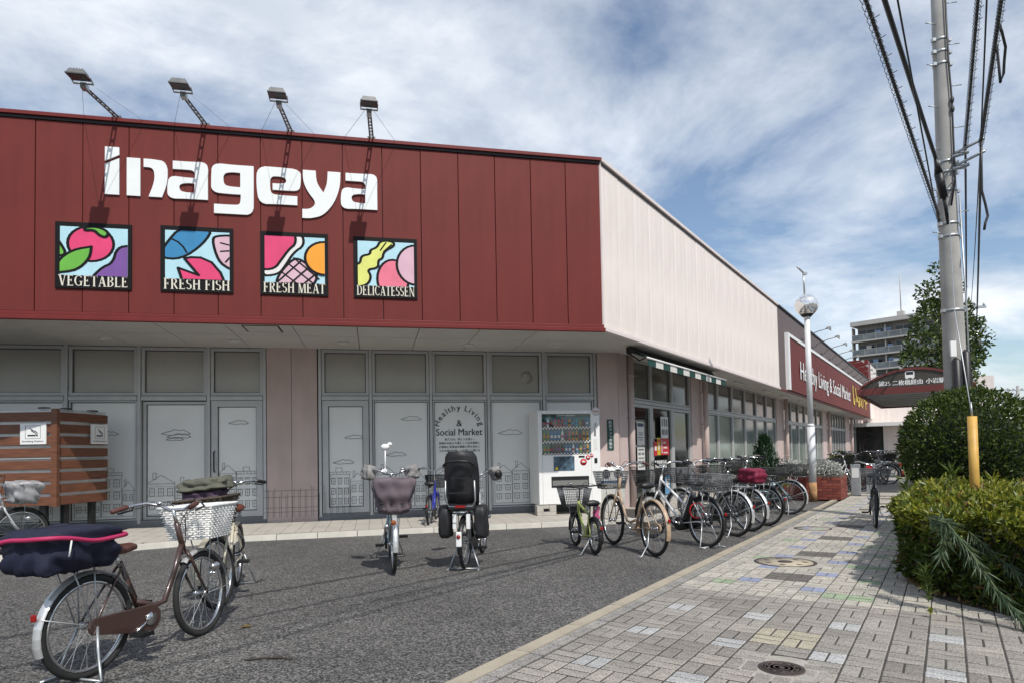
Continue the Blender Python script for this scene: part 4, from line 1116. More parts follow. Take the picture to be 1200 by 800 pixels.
def soft_box(x0, x1, y0, y1, z0, z1, seed=1, amp=.02, n=10, taper=.06, r=.04):
    # a cloth box: rounded, sagging and creased
    q = random.Random(seed); bm = bmesh.new()
    bmesh.ops.create_cube(bm, size=2)
    bmesh.ops.subdivide_edges(bm, edges=bm.edges[:], cuts=n, use_grid_fill=True)
    ph = [q.uniform(0, 6.28) for _ in range(8)]
    for v in bm.verts:
        p = v.co.copy()
        s = (abs(p.x)**6+abs(p.y)**6+abs(p.z)**6)**(1/6); p /= max(s, 1e-6)
        w = math.sin(p.x*7+ph[0]+p.z*2)+.7*math.sin(p.x*13+p.z*6+ph[1])+.6*math.sin(p.y*9+p.z*5+ph[2])+.5*math.sin(p.z*8+p.x*4+ph[3])
        t = 1-taper*(1-p.z)/2
        v.co = Vector(((x0+x1)/2+(x1-x0)/2*p.x*t, (y0+y1)/2+(y1-y0)/2*p.y*t, (z0+z1)/2+(z1-z0)/2*p.z))
        w += 1.1*(1-abs(math.sin(p.x*6+p.y*8+ph[4]+.8*p.z)))**3*(1-.4*p.z)+.5*math.sin(p.x*21+p.y*17+ph[5])*max(0, .6-p.z)
        nrm = Vector((p.x, p.y, p.z*.35)); v.co += nrm*w*amp
    b = MB(); b.add([tuple(v.co) for v in bm.verts], [tuple(v.index for v in f.verts) for f in bm.faces], 0, True); bm.free(); return b
def arc_strip(b, r, w, a0, a1, n=14, th=.006, m=0, cz=0., cx=0., dome=.012):
    for i in range(n):
        A_ = [a0+(a1-a0)*(i+e)/n for e in (0, 1)]
        P = []
        for a in A_:
            for rr_, ys in ((r-dome, -w/2), (r, -w/4), (r, w/4), (r-dome, w/2)):
                P.append((cx+rr_*math.cos(a), ys, cz+rr_*math.sin(a)))
        b.add(P, [(0, 1, 5, 4), (1, 2, 6, 5), (2, 3, 7, 6)], m, True)
        b.add([(cx+(p[0]-cx)*(1-th/r), p[1], cz+(p[2]-cz)*(1-th/r)) for p in P], [(4, 5, 1, 0), (5, 6, 2, 1), (6, 7, 3, 2)], m, True)

def bike(label, x, y, head, r=.33, wb=1.08, paint_m=None, guard=None, saddle=None, grip=None, chain=None, front=None, rear=None,
         steer=0., frame_style='step', stand='side', child=None, mitts=None, mirror=False, lean=0., group='bicycles parked by the shop', name='bicycle', lamp=True, bar_h=None, detail=True, battery=False, saddle_h=.80, sportbar=False, lock=None):
    """x, y = ground point under the rear axle; head = heading in degrees clockwise from +Y."""
    a = rad(90-head)
    Mw = TR(x, y, -.035 if True else 0, a) @ Matrix.Rotation(lean, 4, 'X')
    t = thing(name, label, 'bicycle', Mw, group)
    pm = paint_m; gm = guard or pm; sm = saddle or m_black; gr = grip or m_black; cm = chain or m_black
    k = r/.33
    ax = Vector((0, 0, r)); fx = Vector((wb, 0, r)); bb = Vector((wb*.415, 0, r-.05*k))
    hb = Vector((wb-.17*k-.02, 0, r+.36*k)); ht = Vector((wb-.235*k-.02, 0, r+.36*k+.20*k))
    st = Vector((wb*.235, 0, bb.z+.42*k)); sad = Vector((wb*.205, 0, saddle_h))
    bh = bar_h or (r+.36*k+.30*k)
    hv = (ht-hb).normalized()
    # frame
    f = MB(); tr = .017
    f.tube([bb, st], tr*.95, 8)
    f.tube([hb-hv*.02, ht+hv*.02], tr*1.15, 8)
    if frame_style == 'step':
        mid = Vector((wb*.62, 0, bb.z+.02*k)); up = hb.lerp(ht, .12)
        f.tube([up, up.lerp(mid, .45)+Vector((-.0, 0, -.01)), mid+Vector((.03, 0, .04)), mid+Vector((-.05, 0, .0)), bb], tr, 8)
        u2 = hb.lerp(ht, .7); lo = bb.lerp(st, .36)
        f.tube([u2, u2.lerp(lo, .4)+Vector((0, 0, -.05)), Vector((wb*.55, 0, lo.z-.0)), lo], tr*.8, 8)
    elif frame_style == 'loop':
        lo = bb.lerp(st, .30); u1 = hb.lerp(ht, .3)
        f.tube([u1, u1.lerp(Vector((wb*.60, 0, lo.z)), .5)+Vector((.015, 0, -.03)), Vector((wb*.62, 0, lo.z-.05)), Vector((wb*.53, 0, lo.z-.06)), lo], tr*1.1, 8)
        f.tube([lo+Vector((0, 0, .02)), st], tr, 8)
    else:
        f.tube([hb.lerp(ht, .1), bb], tr*1.15, 8); f.tube([hb.lerp(ht, .85), bb.lerp(st, .55 if frame_style == 'straight' else .97)], tr, 8)
    for s_ in (-1, 1):
        f.tube([bb+Vector((-.02, s_*.03, 0)), ax+Vector((.10, s_*.055, 0)), ax+Vector((0, s_*.06, 0))], .009, 6)
        f.tube([st+Vector((0, s_*.02, -.03)), ax+Vector((.02, s_*.055, .05)), ax+Vector((0, s_*.06, 0))], .008, 6)
    f.tube([bb+Vector((0, -.05, 0)), bb+Vector((0, .05, 0))], .024, 10)
    f.build('frame', pm, t)
    sp = MB(); sp.tube([st-Vector((0, 0, .03)), sad-Vector((0, 0, .05))], .013, 8); sp.build('seat_post', m_chrome, t)
    # saddle
    s = MB(); L = .27; pr = []
    secs = [(-.13, .085, .03, .0), (-.10, .10, .042, .012), (-.03, .095, .04, .006), (.05, .055, .035, 0), (.11, .028, .03, .004), (.15, .014, .018, .0)]
    vs = []; n = 10
    for dxs, w, h, z in secs:
        for j in range(n):
            q = 2*PI*j/n; vs.append((sad.x+dxs, w*math.cos(q), sad.z-.02+z+h*math.sin(q)*(1 if math.sin(q) > 0 else .9)))
    fs = [(i*n+j, i*n+(j+1) % n, (i+1)*n+(j+1) % n, (i+1)*n+j) for i in range(len(secs)-1) for j in range(n)]
    fs += [tuple(range(n-1, -1, -1)), tuple((len(secs)-1)*n+j for j in range(n))]
    s.add(vs, fs, 0, True); so_ = s.build('saddle', sm, t)
    if detail:
        q = MB()
        for s_ in (-1, 1): q.lathe([(.012, 0), (.02, .015), (.012, .03), (.02, .045), (.012, .06)], 8, 0, Matrix.Translation((sad.x-.08, s_*.045, sad.z-.10)))
        q.build('saddle_spring', m_steel, so_)
    # wheels
    ty, rim, spk = wheel_meshes(r)
    def wheel(Mx):
        w = obj('wheel', rim, t, Mw @ Mx); obj('tyre', ty, w, Mw @ Mx); obj('spokes', spk, w, Mw @ Mx)
    wheel(Matrix.Translation(ax))
    S_ = Matrix.Translation(hb) @ Matrix.Rotation(steer, 4, hv) @ Matrix.Translation(-hb)
    wheel(S_ @ Matrix.Translation(fx))
    # mudguards
    g = MB(); arc_strip(g, r+.022, .056, rad(25), rad(198), 18, cz=r)
    for s_ in (-1, 1): g.tube([(0, s_*.05, r), (-(r+.02)*.94, s_*.026, r+(r+.02)*.34)], .003, 4)
    g.build('rear_mudguard', gm, t)
    q = MB(); q.box(-(r+.045)*.93-.012, -(r+.04)*.93, -.017, .017, r+.105, r+.145); q.build('reflector', m_redl, t, None, .006)
    g = MB(); g.T = S_; arc_strip(g, r+.022, .054, rad(-8), rad(128), 14, cz=r, cx=wb)
    for s_ in (-1, 1): g.tube([(wb, s_*.05, r), (wb+(r+.02)*.98, s_*.024, r+.0)], .003, 4)
    g.build('front_mudguard', gm, t)
    # fork + bars
    g = MB(); g.T = S_
    for s_ in (-1, 1): g.tube([hb+Vector((0, s_*.02, .0)), hb+Vector((.01, s_*.045, -.05)), hb.lerp(fx, .62)+Vector((-.015, s_*.05, 0)), fx+Vector((0, s_*.05, 0))], [.013, .013, .011, .008], 6)
    g.tube([hb-hv*.02, ht+hv*.05], .012, 8)
    g.build('fork', pm if frame_style != 'kid' else m_black, t)
    top = ht+hv*max(.03, (bh-ht.z)/hv.z)
    h = MB(); h.T = S_
    h.tube([ht, top], .012, 8)
    pts = []
    if sportbar: prof = [(0, 0, 0), (-.01, .12, .02), (-.03, .24, .03), (-.05, .29, .03)]
    else: prof = [(.0, 0, 0), (.035, .05, .0), (.045, .12, .035), (.0, .20, .06), (-.09, .25, .05), (-.17, .268, .035)]
    pts = [top+Vector((p[0], -p[1], p[2])) for p in reversed(prof)] + [top+Vector((p[0], p[1], p[2])) for p in prof[1:]]
    h.tube(pts, .0115, 8)
    hbar = h.build('handlebar', m_chrome if not sportbar else m_black, t)
    h = MB(); h.T = S_
    e = prof[-1]; e2 = prof[-2]
    for s_ in (-1, 1):
        A0 = top+Vector((e[0], s_*e[1], e[2])); d = (Vector((e[0]-e2[0], s_*(e[1]-e2[1]), e[2]-e2[2]))).normalized()
        h.tube([A0-d*.06, A0-d*.05, A0+d*.06, A0+d*.065], [.014, .0165, .0165, .013], 8)
    h.build('grip', gr, hbar, Mw)
    h = MB(); h.T = S_
    for s_ in (-1, 1):
        A0 = top+Vector((e2[0], s_*e2[1], e2[2]))
        h.tube([A0+Vector((.03, 0, 0)), A0+Vector((.035, s_*.02, -.03)), A0+Vector((-.08, s_*.035, -.045))], .006, 5)
    h.tube([top+Vector((e2[0], .22, .03)), top+Vector((.12, .12, .06)), top+Vector((.13, .0, -.06)), hb+Vector((.02, 0, .05))], .0035, 4)
    h.tube([top+Vector((e2[0], -.22, .03)), top+Vector((.10, -.10, .07)), top+Vector((.11, .02, -.08)), ht.lerp(hb, .5)+Vector((-.02, 0, 0))], .0035, 4)
    h.build('brake_lever', m_black, hbar, Mw)
    if detail:
        h = MB(); h.T = S_; h.sphere(top+Vector((.03, .12, .055)), (.025, .025, .018), 10, 6); h.build('bell', m_chrome, hbar, Mw)
    if lamp:
        h = MB(); h.T = S_; h.lathe([(.0, -.04), (.022, -.035), (.032, .02), (.030, .03), (0, .033)], 10, 0, Matrix.Translation(fx+Vector((.06, -.075, .20*k))) @ Matrix.Rotation(rad(90), 4, 'Y')); h.build('headlamp', m_chrome, t)
    # drive
    c = MB(); yc = -.062
    P = []
    for i in range(9): q = rad(90-180*i/8-(-0)); P.append((bb.x+.095*k*math.cos(q), bb.z+.095*k*math.sin(q)))
    for i in range(7): q = rad(-90-180*i/6); P.append((.055*k*math.cos(q), r+.055*k*math.sin(q)))
    if frame_style != 'kid': c.plate(P, yc-.012, yc+.012)
    else:
        c.tube([(0, yc, r+.03), (bb.x, yc, bb.z+.06)], .005, 4); c.tube([(0, yc, r-.03), (bb.x, yc, bb.z-.06)], .005, 4); c.lathe([(.07, -.002), (.07, .002)], 20, 0, Matrix.Translation((bb.x, yc, bb.z)) @ Matrix.Rotation(rad(90), 4, 'X'))
    c.build('chain_case', cm, t, None, .003)
    pa = rad(25)
    c = MB()
    c.lathe([(.045*k, -.004), (.045*k, .004)], 16, 0, Matrix.Translation((bb.x, yc-.018, bb.z)) @ Matrix.Rotation(rad(90), 4, 'X'))
    for s_ in (-1, 1):
        d = Vector((math.cos(pa), 0, math.sin(pa)))*s_*.155*k
        c.tube([bb+Vector((0, s_*.07, 0)), bb+Vector((0, s_*.085, 0))+d], .009, 6)
    c.build('crank', m_chrome, t)
    for s_ in (-1, 1):
        d = Vector((math.cos(pa), 0, math.sin(pa)))*s_*.155*k; o = bb+Vector((0, s_*.09, 0))+d; pd = MB()
        y0, y1 = (o.y, o.y+.095) if s_ > 0 else (o.y-.095, o.y)
        for dx_ in (-.042, -.014, .014, .042): pd.box(o.x+dx_-.007, o.x+dx_+.007, y0, y1, o.z-.011, o.z+.011)
        pd.box(o.x-.048, o.x+.048, y0, y0+.013, o.z-.013, o.z+.013); pd.box(o.x-.048, o.x+.048, y1-.013, y1, o.z-.0135, o.z+.0125)
        pd.build('pedal', m_black if not child else m_black, t)
    # stand
    s = MB()
    if stand == 'side': s.tube([(.02, .06, r-.02), (-.02, .10, .15), (-.04, .20, .012), (-.04, .245, .012)], .009, 6)
    else:
        for s_ in (-1, 1): s.tube([(0, s_*.07, r), (-.03, s_*.11, r*.6), (-.06, s_*.17, .014), (-.16, s_*.17, .012)], .009, 6)
        s.tube([(-.06, -.17, .014), (-.06, .17, .014)], .008, 6)
    s.build('kickstand', m_steel, t)
    # rear rack
    z = 2*r+.075
    def rack():
        b = MB()
        for s_ in (-1, 1):
            b.tube([(.14, s_*.03, z), (.05, s_*.065, z), (-.30, s_*.065, z), (-.32, s_*.04, z)], .006, 5)
            b.tube([(-.16, s_*.065, z), (-.02, s_*.07, r)], .005, 5); b.tube([(-.02, s_*.065, z), (0, s_*.07, r)], .005, 5)
        for dx_ in (-.28, -.16, -.04, .06): b.tube([(dx_, -.065, z), (dx_, .065, z)], .005, 5)
        b.build('rear_rack', m_steel, t)
    if rear or child: rack()
    if rear in ('wire', 'wire_black'):
        b = MB(); wire_basket(b, (-.10, 0, z+.01), .36, .28, .46, .40, .21, 12); b.build('rear_basket', m_bask if rear == 'wire' else m_wire, t)
    if rear == 'wicker':
        b = MB(); wicker(b, (-.10, 0, z+.01), .36, .28, .42, .36, .22); b.build('rear_basket', mat('dark_wicker', (.06, .045, .03), .7, var=.3, vs=20), t)
    # front basket
    fz = r*2+.10
    fc = (wb+.02, 0, fz)
    if front:
        bk = MB(); bk.T = S_
        if front in ('wire', 'wire_black', 'wire_big'): wire_basket(bk, fc, .40, .30, .32, .24, .23, 14); mm_ = m_wire if front == 'wire_black' else m_bask
        elif front in ('wicker_white', 'wicker_dark'): wicker(bk, fc, .40, .31, .33, .25, .23); mm_ = mat('white_wicker', (.72, .72, .70), .5, var=.1, vs=20) if front == 'wicker_white' else mat('dark_wicker', (.06, .045, .03), .7, var=.3, vs=20)
        bo = None
        if front.startswith('w'): bo = bk.build('front_basket', mm_, t)
        b = MB(); b.T = S_
        for s_ in (-1, 1): b.tube([(wb, s_*.05, r), (wb+.03, s_*.06, r*2-.02), (wb+.02, s_*.08, fz)], .005, 5)
        b.tube([hb+hv*.1, (wb-.07, 0, fz+.02)], .006, 5)
        b.build('basket_stay', m_steel, t)
    if child or mitts or mirror or battery or lock:
        extras(t, Mw, S_, top, prof, r, z, child, mitts, mirror, battery, lock, bb, st, wb, fc)
    return t, Mw, S_, fc, z
def wicker(b, c, wt, wb_, dt, db, h):
    rows = 15; n = 15
    def side(t):
        w = wb_+(wt-wb_)*t; d = db+(dt-db)*t; z = c[2]+h*t; P = []
        cs = [(c[0]-d/2, c[1]-w/2), (c[0]+d/2, c[1]-w/2), (c[0]+d/2, c[1]+w/2), (c[0]-d/2, c[1]+w/2)]
        for e in range(4):
            for i in range(n):
                u = i/n; p = Vector(cs[e]).lerp(Vector(cs[(e+1) % 4]), u); P.append((p, z))
        return P
    for k in range(rows):
        t = k/(rows-1); P = side(t); q = []
        for i, (p, z) in enumerate(P):
            d = (p-Vector((c[0], c[1]))).normalized()*(.006 if (i+k) % 2 else -.004); q.append((p.x+d.x, p.y+d.y, z))
        b.tube(q, .0062 if k < rows-1 else .013, 5, closed=True)
    lo, hi = side(0), side(1)
    for i in range(0, len(lo), 2): b.tube([(lo[i][0].x, lo[i][0].y, lo[i][1]), (hi[i][0].x, hi[i][0].y, hi[i][1])], .005, 4)
    b.box(c[0]-db/2, c[0]+db/2, c[1]-wb_/2, c[1]+wb_/2, c[2]-.004, c[2]+.004)
def extras(t, Mw, S_, top, prof, r, z, child, mitts, mirror, battery, lock, bb, st, wb, fc):
    if child:
        m_ = mat('child_seat_shell', (.017, .017, .019), .55, var=.2, vs=7)
        b = MB()
        # backrest: curved shell
        n = 9; rowsz = [(z+.06, .17, .0), (z+.22, .185, -.04), (z+.36, .19, -.07), (z+.48, .185, -.09), (z+.60, .17, -.11), (z+.66, .13, -.115)]
        vs = []; 
        for zz, w, xo in rowsz:
            for i in range(n):
                u = -1+2*i/(n-1); vs.append((-.16+xo+.13*abs(u)**2.2, w*u*(1 if abs(u) < .9 else 1.), zz))
        fs = [(a*n+i, a*n+i+1, (a+1)*n+i+1, (a+1)*n+i) for a in range(len(rowsz)-1) for i in range(n-1)]
        b.add(vs, fs, 0, True); b.add([(v[0]-.018, v[1]*1.04, v[2]+.0) for v in vs], [f[::-1] for f in fs], 0, True)
        so = b.build('child_seat', m_, t)
        so.modifiers.new('thick', 'SOLIDIFY').thickness = .012
        b = MB(); b.hexa([(-.20, -.15, z+.01), (.08, -.13, z+.01), (.08, .13, z+.01), (-.20, .15, z+.01)], [(-.20, -.16, z+.08), (.10, -.14, z+.10), (.10, .14, z+.10), (-.20, .16, z+.08)]); b.build('seat_pan', m_, so, Mw, .02)
        b = MB(); b.tube([(-.29, -.17, z+.50), (-.31, -.12, z+.545), (-.325, 0, z+.555), (-.31, .12, z+.545), (-.29, .17, z+.50)], .014, 6); b.box(-.31, -.285, -.12, .12, z+.2, z+.215); b.box(-.315, -.29, -.08, .08, z+.36, z+.375); b.build('headrest_ridge', m_black, so, Mw)
        b = MB(); b.tube([(-.235, -.16, z+.34), (-.215, -.165, z+.12), (-.2, -.13, z+.055), (-.2, .13, z+.055), (-.215, .165, z+.12), (-.235, .16, z+.34)], .009, 6); b.build('guard_bar', m_steel, so, Mw)
        b = MB(); b.box(-.245, -.225, -.055, .055, z+.045, z+.07); b.build('red_strip', m_redl, so, Mw)
        for s_ in (-1, 1):
            b = soft_box(-.20, .12, s_*.20-.065, s_*.20+.065, z-.30, z+.06, 3+s_, .006, 6, .1); b.build('side_guard', m_, t)
        b = MB(); b.box(-(r+.06), -(r+.03), -.03, .03, r+.0, r+.16, 0); b.build('tail_plate', m_white, t, None, .01)
        b = MB(); b.sphere((-(r+.065), 0, r+.11), (.012, .022, .022), 10, 6); b.build('tail_lamp', m_redl, t)
        b = MB(); 
        for s_ in (-1, 1): b.box(-.19, -.15, s_*.075-.02, s_*.075+.02, z-.19, z-.03)
        b.build('white_stay', m_white, t)
    if mitts:
        for s_ in (-1, 1):
            e = prof[-2]; c = top+Vector((e[0]-.02, s_*(e[1]+.0), e[2]-.03))
            b = soft_box(-.10, .12, -.06, .06, -.085, .075, 11+s_, .008, 6, .25)
            M_ = Mw @ S_ @ Matrix.Translation(c) @ Matrix.Rotation(s_*rad(-28), 4, 'Z') @ Matrix.Rotation(s_*rad(18), 4, 'X')
            o = b.build('handle_mitt', mitts, t, M_)
            k = MB(); k.lathe([(.05, 0), (.042, -.01), (0, -.012)], 12, 0, Matrix.Translation((-.095, 0, -.01)) @ Matrix.Rotation(rad(90), 4, 'Y')); k.build('mitt_opening', m_black, o, M_)
    if mirror:
        b = MB(); b.T = S_
        b.tube([top+Vector((0, -.07, .0)), top+Vector((0, -.07, .30))], .008, 6); b.sphere(top+Vector((.0, -.07, .31)), (.03, .05, .035), 12, 8); b.sphere(top+Vector((.0, -.02, .34)), (.02, .03, .022), 10, 6); b.sphere(top+Vector((0, -.08, .03)), (.03, .035, .035), 10, 6)
        b.build('mirror', m_white, t)
    if battery:
        b = MB(); d = (st-bb).normalized(); A = Matrix.Translation(bb.lerp(st, .5)+Vector((-.075, 0, 0))) @ Matrix.Rotation(math.atan2(d.x, d.z), 4, 'Y'); b.T = A
        b.box(-.04, .04, -.045, .045, -.17, .19); b.build('battery', m_black, t, None, .012)
        b = MB(); b.lathe([(.085, -.05), (.095, -.03), (.095, .03), (.085, .05)], 20, 0, Matrix.Translation(bb+Vector((.02, 0, -.01))) @ Matrix.Rotation(rad(90), 4, 'X')); b.build('motor', m_black, t)
    if lock:
        b = MB(); b.torus((0, 0, 0), .10, .010, 20, 5)
        M_ = Mw @ Matrix.Translation((.16, 0, r+.14)) @ Matrix.Rotation(rad(70), 4, 'Z')
        b.build('wire_lock', lock, t, M_)

pt = {n: paint(n, c) for n, c in (('champagne', (.42, .30, .20)), ('cream', (.52, .47, .36)), ('black', (.02, .02, .022)), ('darkbrown', (.055, .028, .022)), ('silver', (.45, .46, .47)), ('white', (.75, .75, .74)), ('blue', (.02, .03, .28)), ('olive', (.35, .40, .12)), ('lightblue', (.30, .45, .50)), ('red', (.28, .015, .02)), ('grey', (.18, .19, .20)), ('green', (.05, .12, .08)))}
m_brsad = mat('brown_leather', (.13, .038, .022), .32, var=.12, vs=14)
m_brgrip = mat('brown_grip', (.085, .028, .02), .6)
m_navyc = mat('navy_cloth', (.006, .008, .028), .75, var=.2, vs=18, bump=.3, bs=220)
m_pinkz = mat('pink_zip', (.42, .02, .095), .6)
m_greyc = mat('grey_plastic_cover', (.33, .33, .34), .4, var=.2, vs=12)
m_mauve = mat('mauve_cloth', (.135, .105, .12), .8, var=.15, vs=14, bump=.25, bs=180)
m_mitt = mat('grey_mitt', (.25, .24, .23), .85, var=.15, vs=14, bump=.3, bs=150)
m_wine = mat('wine_cloth', (.17, .008, .035), .7, var=.15, vs=14)

# A: nearest, with the navy bag
A_ = bike('nearest bicycle, with brown saddle, white wicker front basket and big navy rear cover', -2.54, 3.87, 16, r=.305, wb=.92, paint_m=pt['darkbrown'], guard=m_guard, saddle=m_brsad, grip=m_brgrip, chain=pt['darkbrown'], front='wicker_white', rear='rack', steer=rad(9), frame_style='loop', stand='double', bar_h=.93, saddle_h=.745)
t, Mw, S_, fc, z = A_
bag = thing('rear_basket_cover', 'large navy cloth basket cover with pink zip on the nearest bicycle', 'bag', Mw @ TR(-.14, 0, z))
b = soft_box(-.42, .10, -.205, .205, z-.02, z+.225, 5, .011, 14, .16); b.build('cover', m_navyc, bag, Mw)
n = 40; P = []
for i in range(n):
    q = 2*PI*i/n; c_, s_ = math.cos(q), math.sin(q); e = (abs(c_)**6+abs(s_)**6)**(-1/6)
    P.append((-.16+.272*c_*e, .217*s_*e, z+.17+.022*math.sin(q*2+.6)+.006*math.sin(q*5)))
b = MB(); b.tube(P, .0135, 6, closed=True); b.build('zip', m_pinkz, bag, Mw)
b = MB(); b.tube([(-.30, -.232, z+.17), (-.315, -.24, z+.12), (-.32, -.238, z+.085)], .005, 5); b.build('zip_pull', m_offw, bag, Mw)
# B: cream bicycle behind
B_ = bike('cream bicycle with a dark wicker basket, standing just behind the nearest bicycle', -2.80, 6.55, 165, r=.31, wb=1.02, paint_m=pt['cream'], guard=pt['cream'], saddle=m_brsad, grip=m_black, front='wicker_dark', steer=rad(-18), frame_style='step', stand='double', bar_h=1.0, lock=m_black)
t, Mw, S_, fc, z = B_
hb_ = thing('cloth_bag', 'slumped grey-green and purple cloth bag on the cream bicycle basket', 'bag', Mw @ S_ @ TR(fc[0], 0, fc[2]+.2))
soft_box(fc[0]-.12, fc[0]+.13, -.15, .15, fc[2]+.17, fc[2]+.30, 9, .012, 8, .1).build('lower_bag', mat('purple_cloth', (.075, .045, .075), .8, var=.2, vs=15), hb_, Mw @ S_)
soft_box(fc[0]-.14, fc[0]+.12, -.17, .17, fc[2]+.30, fc[2]+.40, 19, .014, 8, -.2).build('upper_bag', mat('olive_cloth', (.10, .10, .075), .8, var=.2, vs=15), hb_, Mw @ S_)
# C: far left
C_ = bike('silver bicycle at the left edge with grey plastic over its front basket', -7.25, 7.85, 32, r=.33, paint_m=pt['silver'], guard=m_black, front='wire', frame_style='straight', steer=rad(-6), stand='double', bar_h=1.05)
t, Mw, S_, fc, z = C_
cv = thing('basket_cover', 'crumpled grey plastic cover over the basket of the silver bicycle', 'cover', Mw @ S_ @ TR(fc[0], 0, fc[2]))
soft_box(fc[0]-.19, fc[0]+.19, -.22, .22, fc[2]-.03, fc[2]+.27, 23, .014, 10, .22).build('cover', m_greyc, cv, Mw @ S_)
# D: mauve covered basket, facing us
D_ = bike('bicycle facing the camera with mauve basket cover, grey handle mitts and a white mirror', -1.55, 8.12, 167.5, r=.32, paint_m=pt['lightblue'], guard=m_guard, front='wire', steer=rad(2), mitts=m_mitt, mirror=True, stand='double', bar_h=1.07, frame_style='step')
t, Mw, S_, fc, z = D_
cv = thing('basket_cover', 'mauve cloth cover hanging over the basket between the grey mitts', 'cover', Mw @ S_ @ TR(fc[0], 0, fc[2]))
soft_box(fc[0]-.18, fc[0]+.19, -.245, .245, fc[2]-.09, fc[2]+.30, 31, .011, 12, .42).build('cover', m_mauve, cv, Mw @ S_)
b = MB(); b.T = S_; b.lathe([(.0, -.02), (.028, -.015), (.028, .012), (0, .016)], 10, 0, Matrix.Translation((1.08+.31, -.02, .58)) @ Matrix.Rotation(rad(90), 4, 'Y')); b.build('orange_reflector', mat('orange_reflector', (.6, .16, .04), .2), t)
# E: small dark one by the wall
bike('small blue and black bicycle with wire basket, close to the slogan window', -1.47, 11.30, 1, r=.28, wb=.98, paint_m=pt['blue'], guard=m_black, front='wire_black', frame_style='step', bar_h=.98, saddle_h=.78)
# F: child seat
bike('bicycle seen from behind with a black child seat and black side guards', -.55, 7.27, 7, r=.29, wb=1.15, paint_m=pt['white'], guard=m_black, child=True, mitts=m_mitt, stand='double', frame_style='loop', bar_h=1.02, battery=True)
# G: kid
G_ = bike('small olive children\'s bicycle with a short wire basket in front of the vending machine', 1.01, 8.10, -12, r=.225, wb=.80, paint_m=pt['olive'], guard=m_black, front='wire', frame_style='kid', sportbar=True, bar_h=.80, saddle_h=.64, lamp=False, grip=m_black)
t, Mw, S_, fc, z = G_
cl = thing('pink_cloth', 'pink cloth hanging beside the saddle of the children\'s bicycle', 'cloth', Mw @ TR(.2, -.08, .5))
soft_box(.12, .19, -.10, -.06, .42, .62, 3, .008, 6, -.2).build('cloth', mat('pink_cloth', (.62, .12, .26), .75, var=.15, vs=20), cl, Mw)
# H: champagne
bike('champagne coloured bicycle with brown grips and a wire front basket', 1.70, 7.86, -17, r=.335, wb=1.14, paint_m=pt['champagne'], guard=pt['champagne'], grip=m_brgrip, front='wire', frame_style='loop', bar_h=1.07, stand='side', saddle_h=.86, chain=pt['champagne'])
# I: electric
I_ = bike('black and white electric bicycle with a grey wire rear basket', 2.52, 8.50, -27, r=.33, wb=1.12, paint_m=pt['white'], guard=m_black, rear='wire', front='wire_black', frame_style='straight', stand='double', battery=True, bar_h=1.06, saddle_h=.84, lock=mat('red_lock', (.5, .02, .02), .4))
# J, K, L, M
bike('grey bicycle with shiny mudguard, second behind the electric bicycle', 3.24, 9.50, -30, r=.33, paint_m=pt['grey'], guard=m_guard, rear='rack', front='wire', frame_style='step', bar_h=1.06, saddle_h=.82)
K_ = bike('black bicycle with shiny mudguard and a wine red basket bag', 3.66, 10.05, -32, r=.33, paint_m=pt['black'], guard=m_guard, front='wire_black', frame_style='step', bar_h=1.06, steer=rad(10), rear='rack')
bike('black bicycle with dark tyres and a black wire rear basket, by the light blue one', 4.18, 10.72, -34, r=.33, paint_m=pt['black'], guard=m_black, rear='wire_black', front='wire_black', frame_style='step', bar_h=1.05)
bike('light blue bicycle with black wire rear basket in front of the brick planter', 5.30, 12.45, -50, r=.33, paint_m=pt['lightblue'], guard=m_guard, rear='wire_black', front='wire_black', frame_style='step', bar_h=1.05)
# N: on the pavement
bike('black bicycle with a dark wire basket facing the camera on the pavement', 6.08, 10.92, 208.5, r=.30, wb=1.08, paint_m=pt['black'], guard=m_black, front='wire', frame_style='step', bar_h=.98, steer=rad(3))
# against the glazing
P_ = bike('black sport bicycle with its bars turned, leaning by the blind-covered windows', 4.35, 13.0, 205, r=.34, wb=1.04, paint_m=pt['black'], guard=m_black, frame_style='diamond', sportbar=True, bar_h=1.06, saddle_h=.95, lamp=False)
Q_ = bike('red bicycle beside the conifer, nose to the shop windows', 5.35, 13.6, -10, r=.32, paint_m=pt['red'], guard=m_guard, front='wire_black', rear='rack', frame_style='step', bar_h=1.07)
t, Mw, S_, fc, z = K_
cv = thing('basket_bag', 'wine red cloth bag filling the rear rack of the black bicycle', 'bag', Mw @ TR(-.08, 0, z))
soft_box(-.24, .10, -.15, .15, z+.02, z+.24, 41, .012, 8, .12).build('bag', m_wine, cv, Mw)
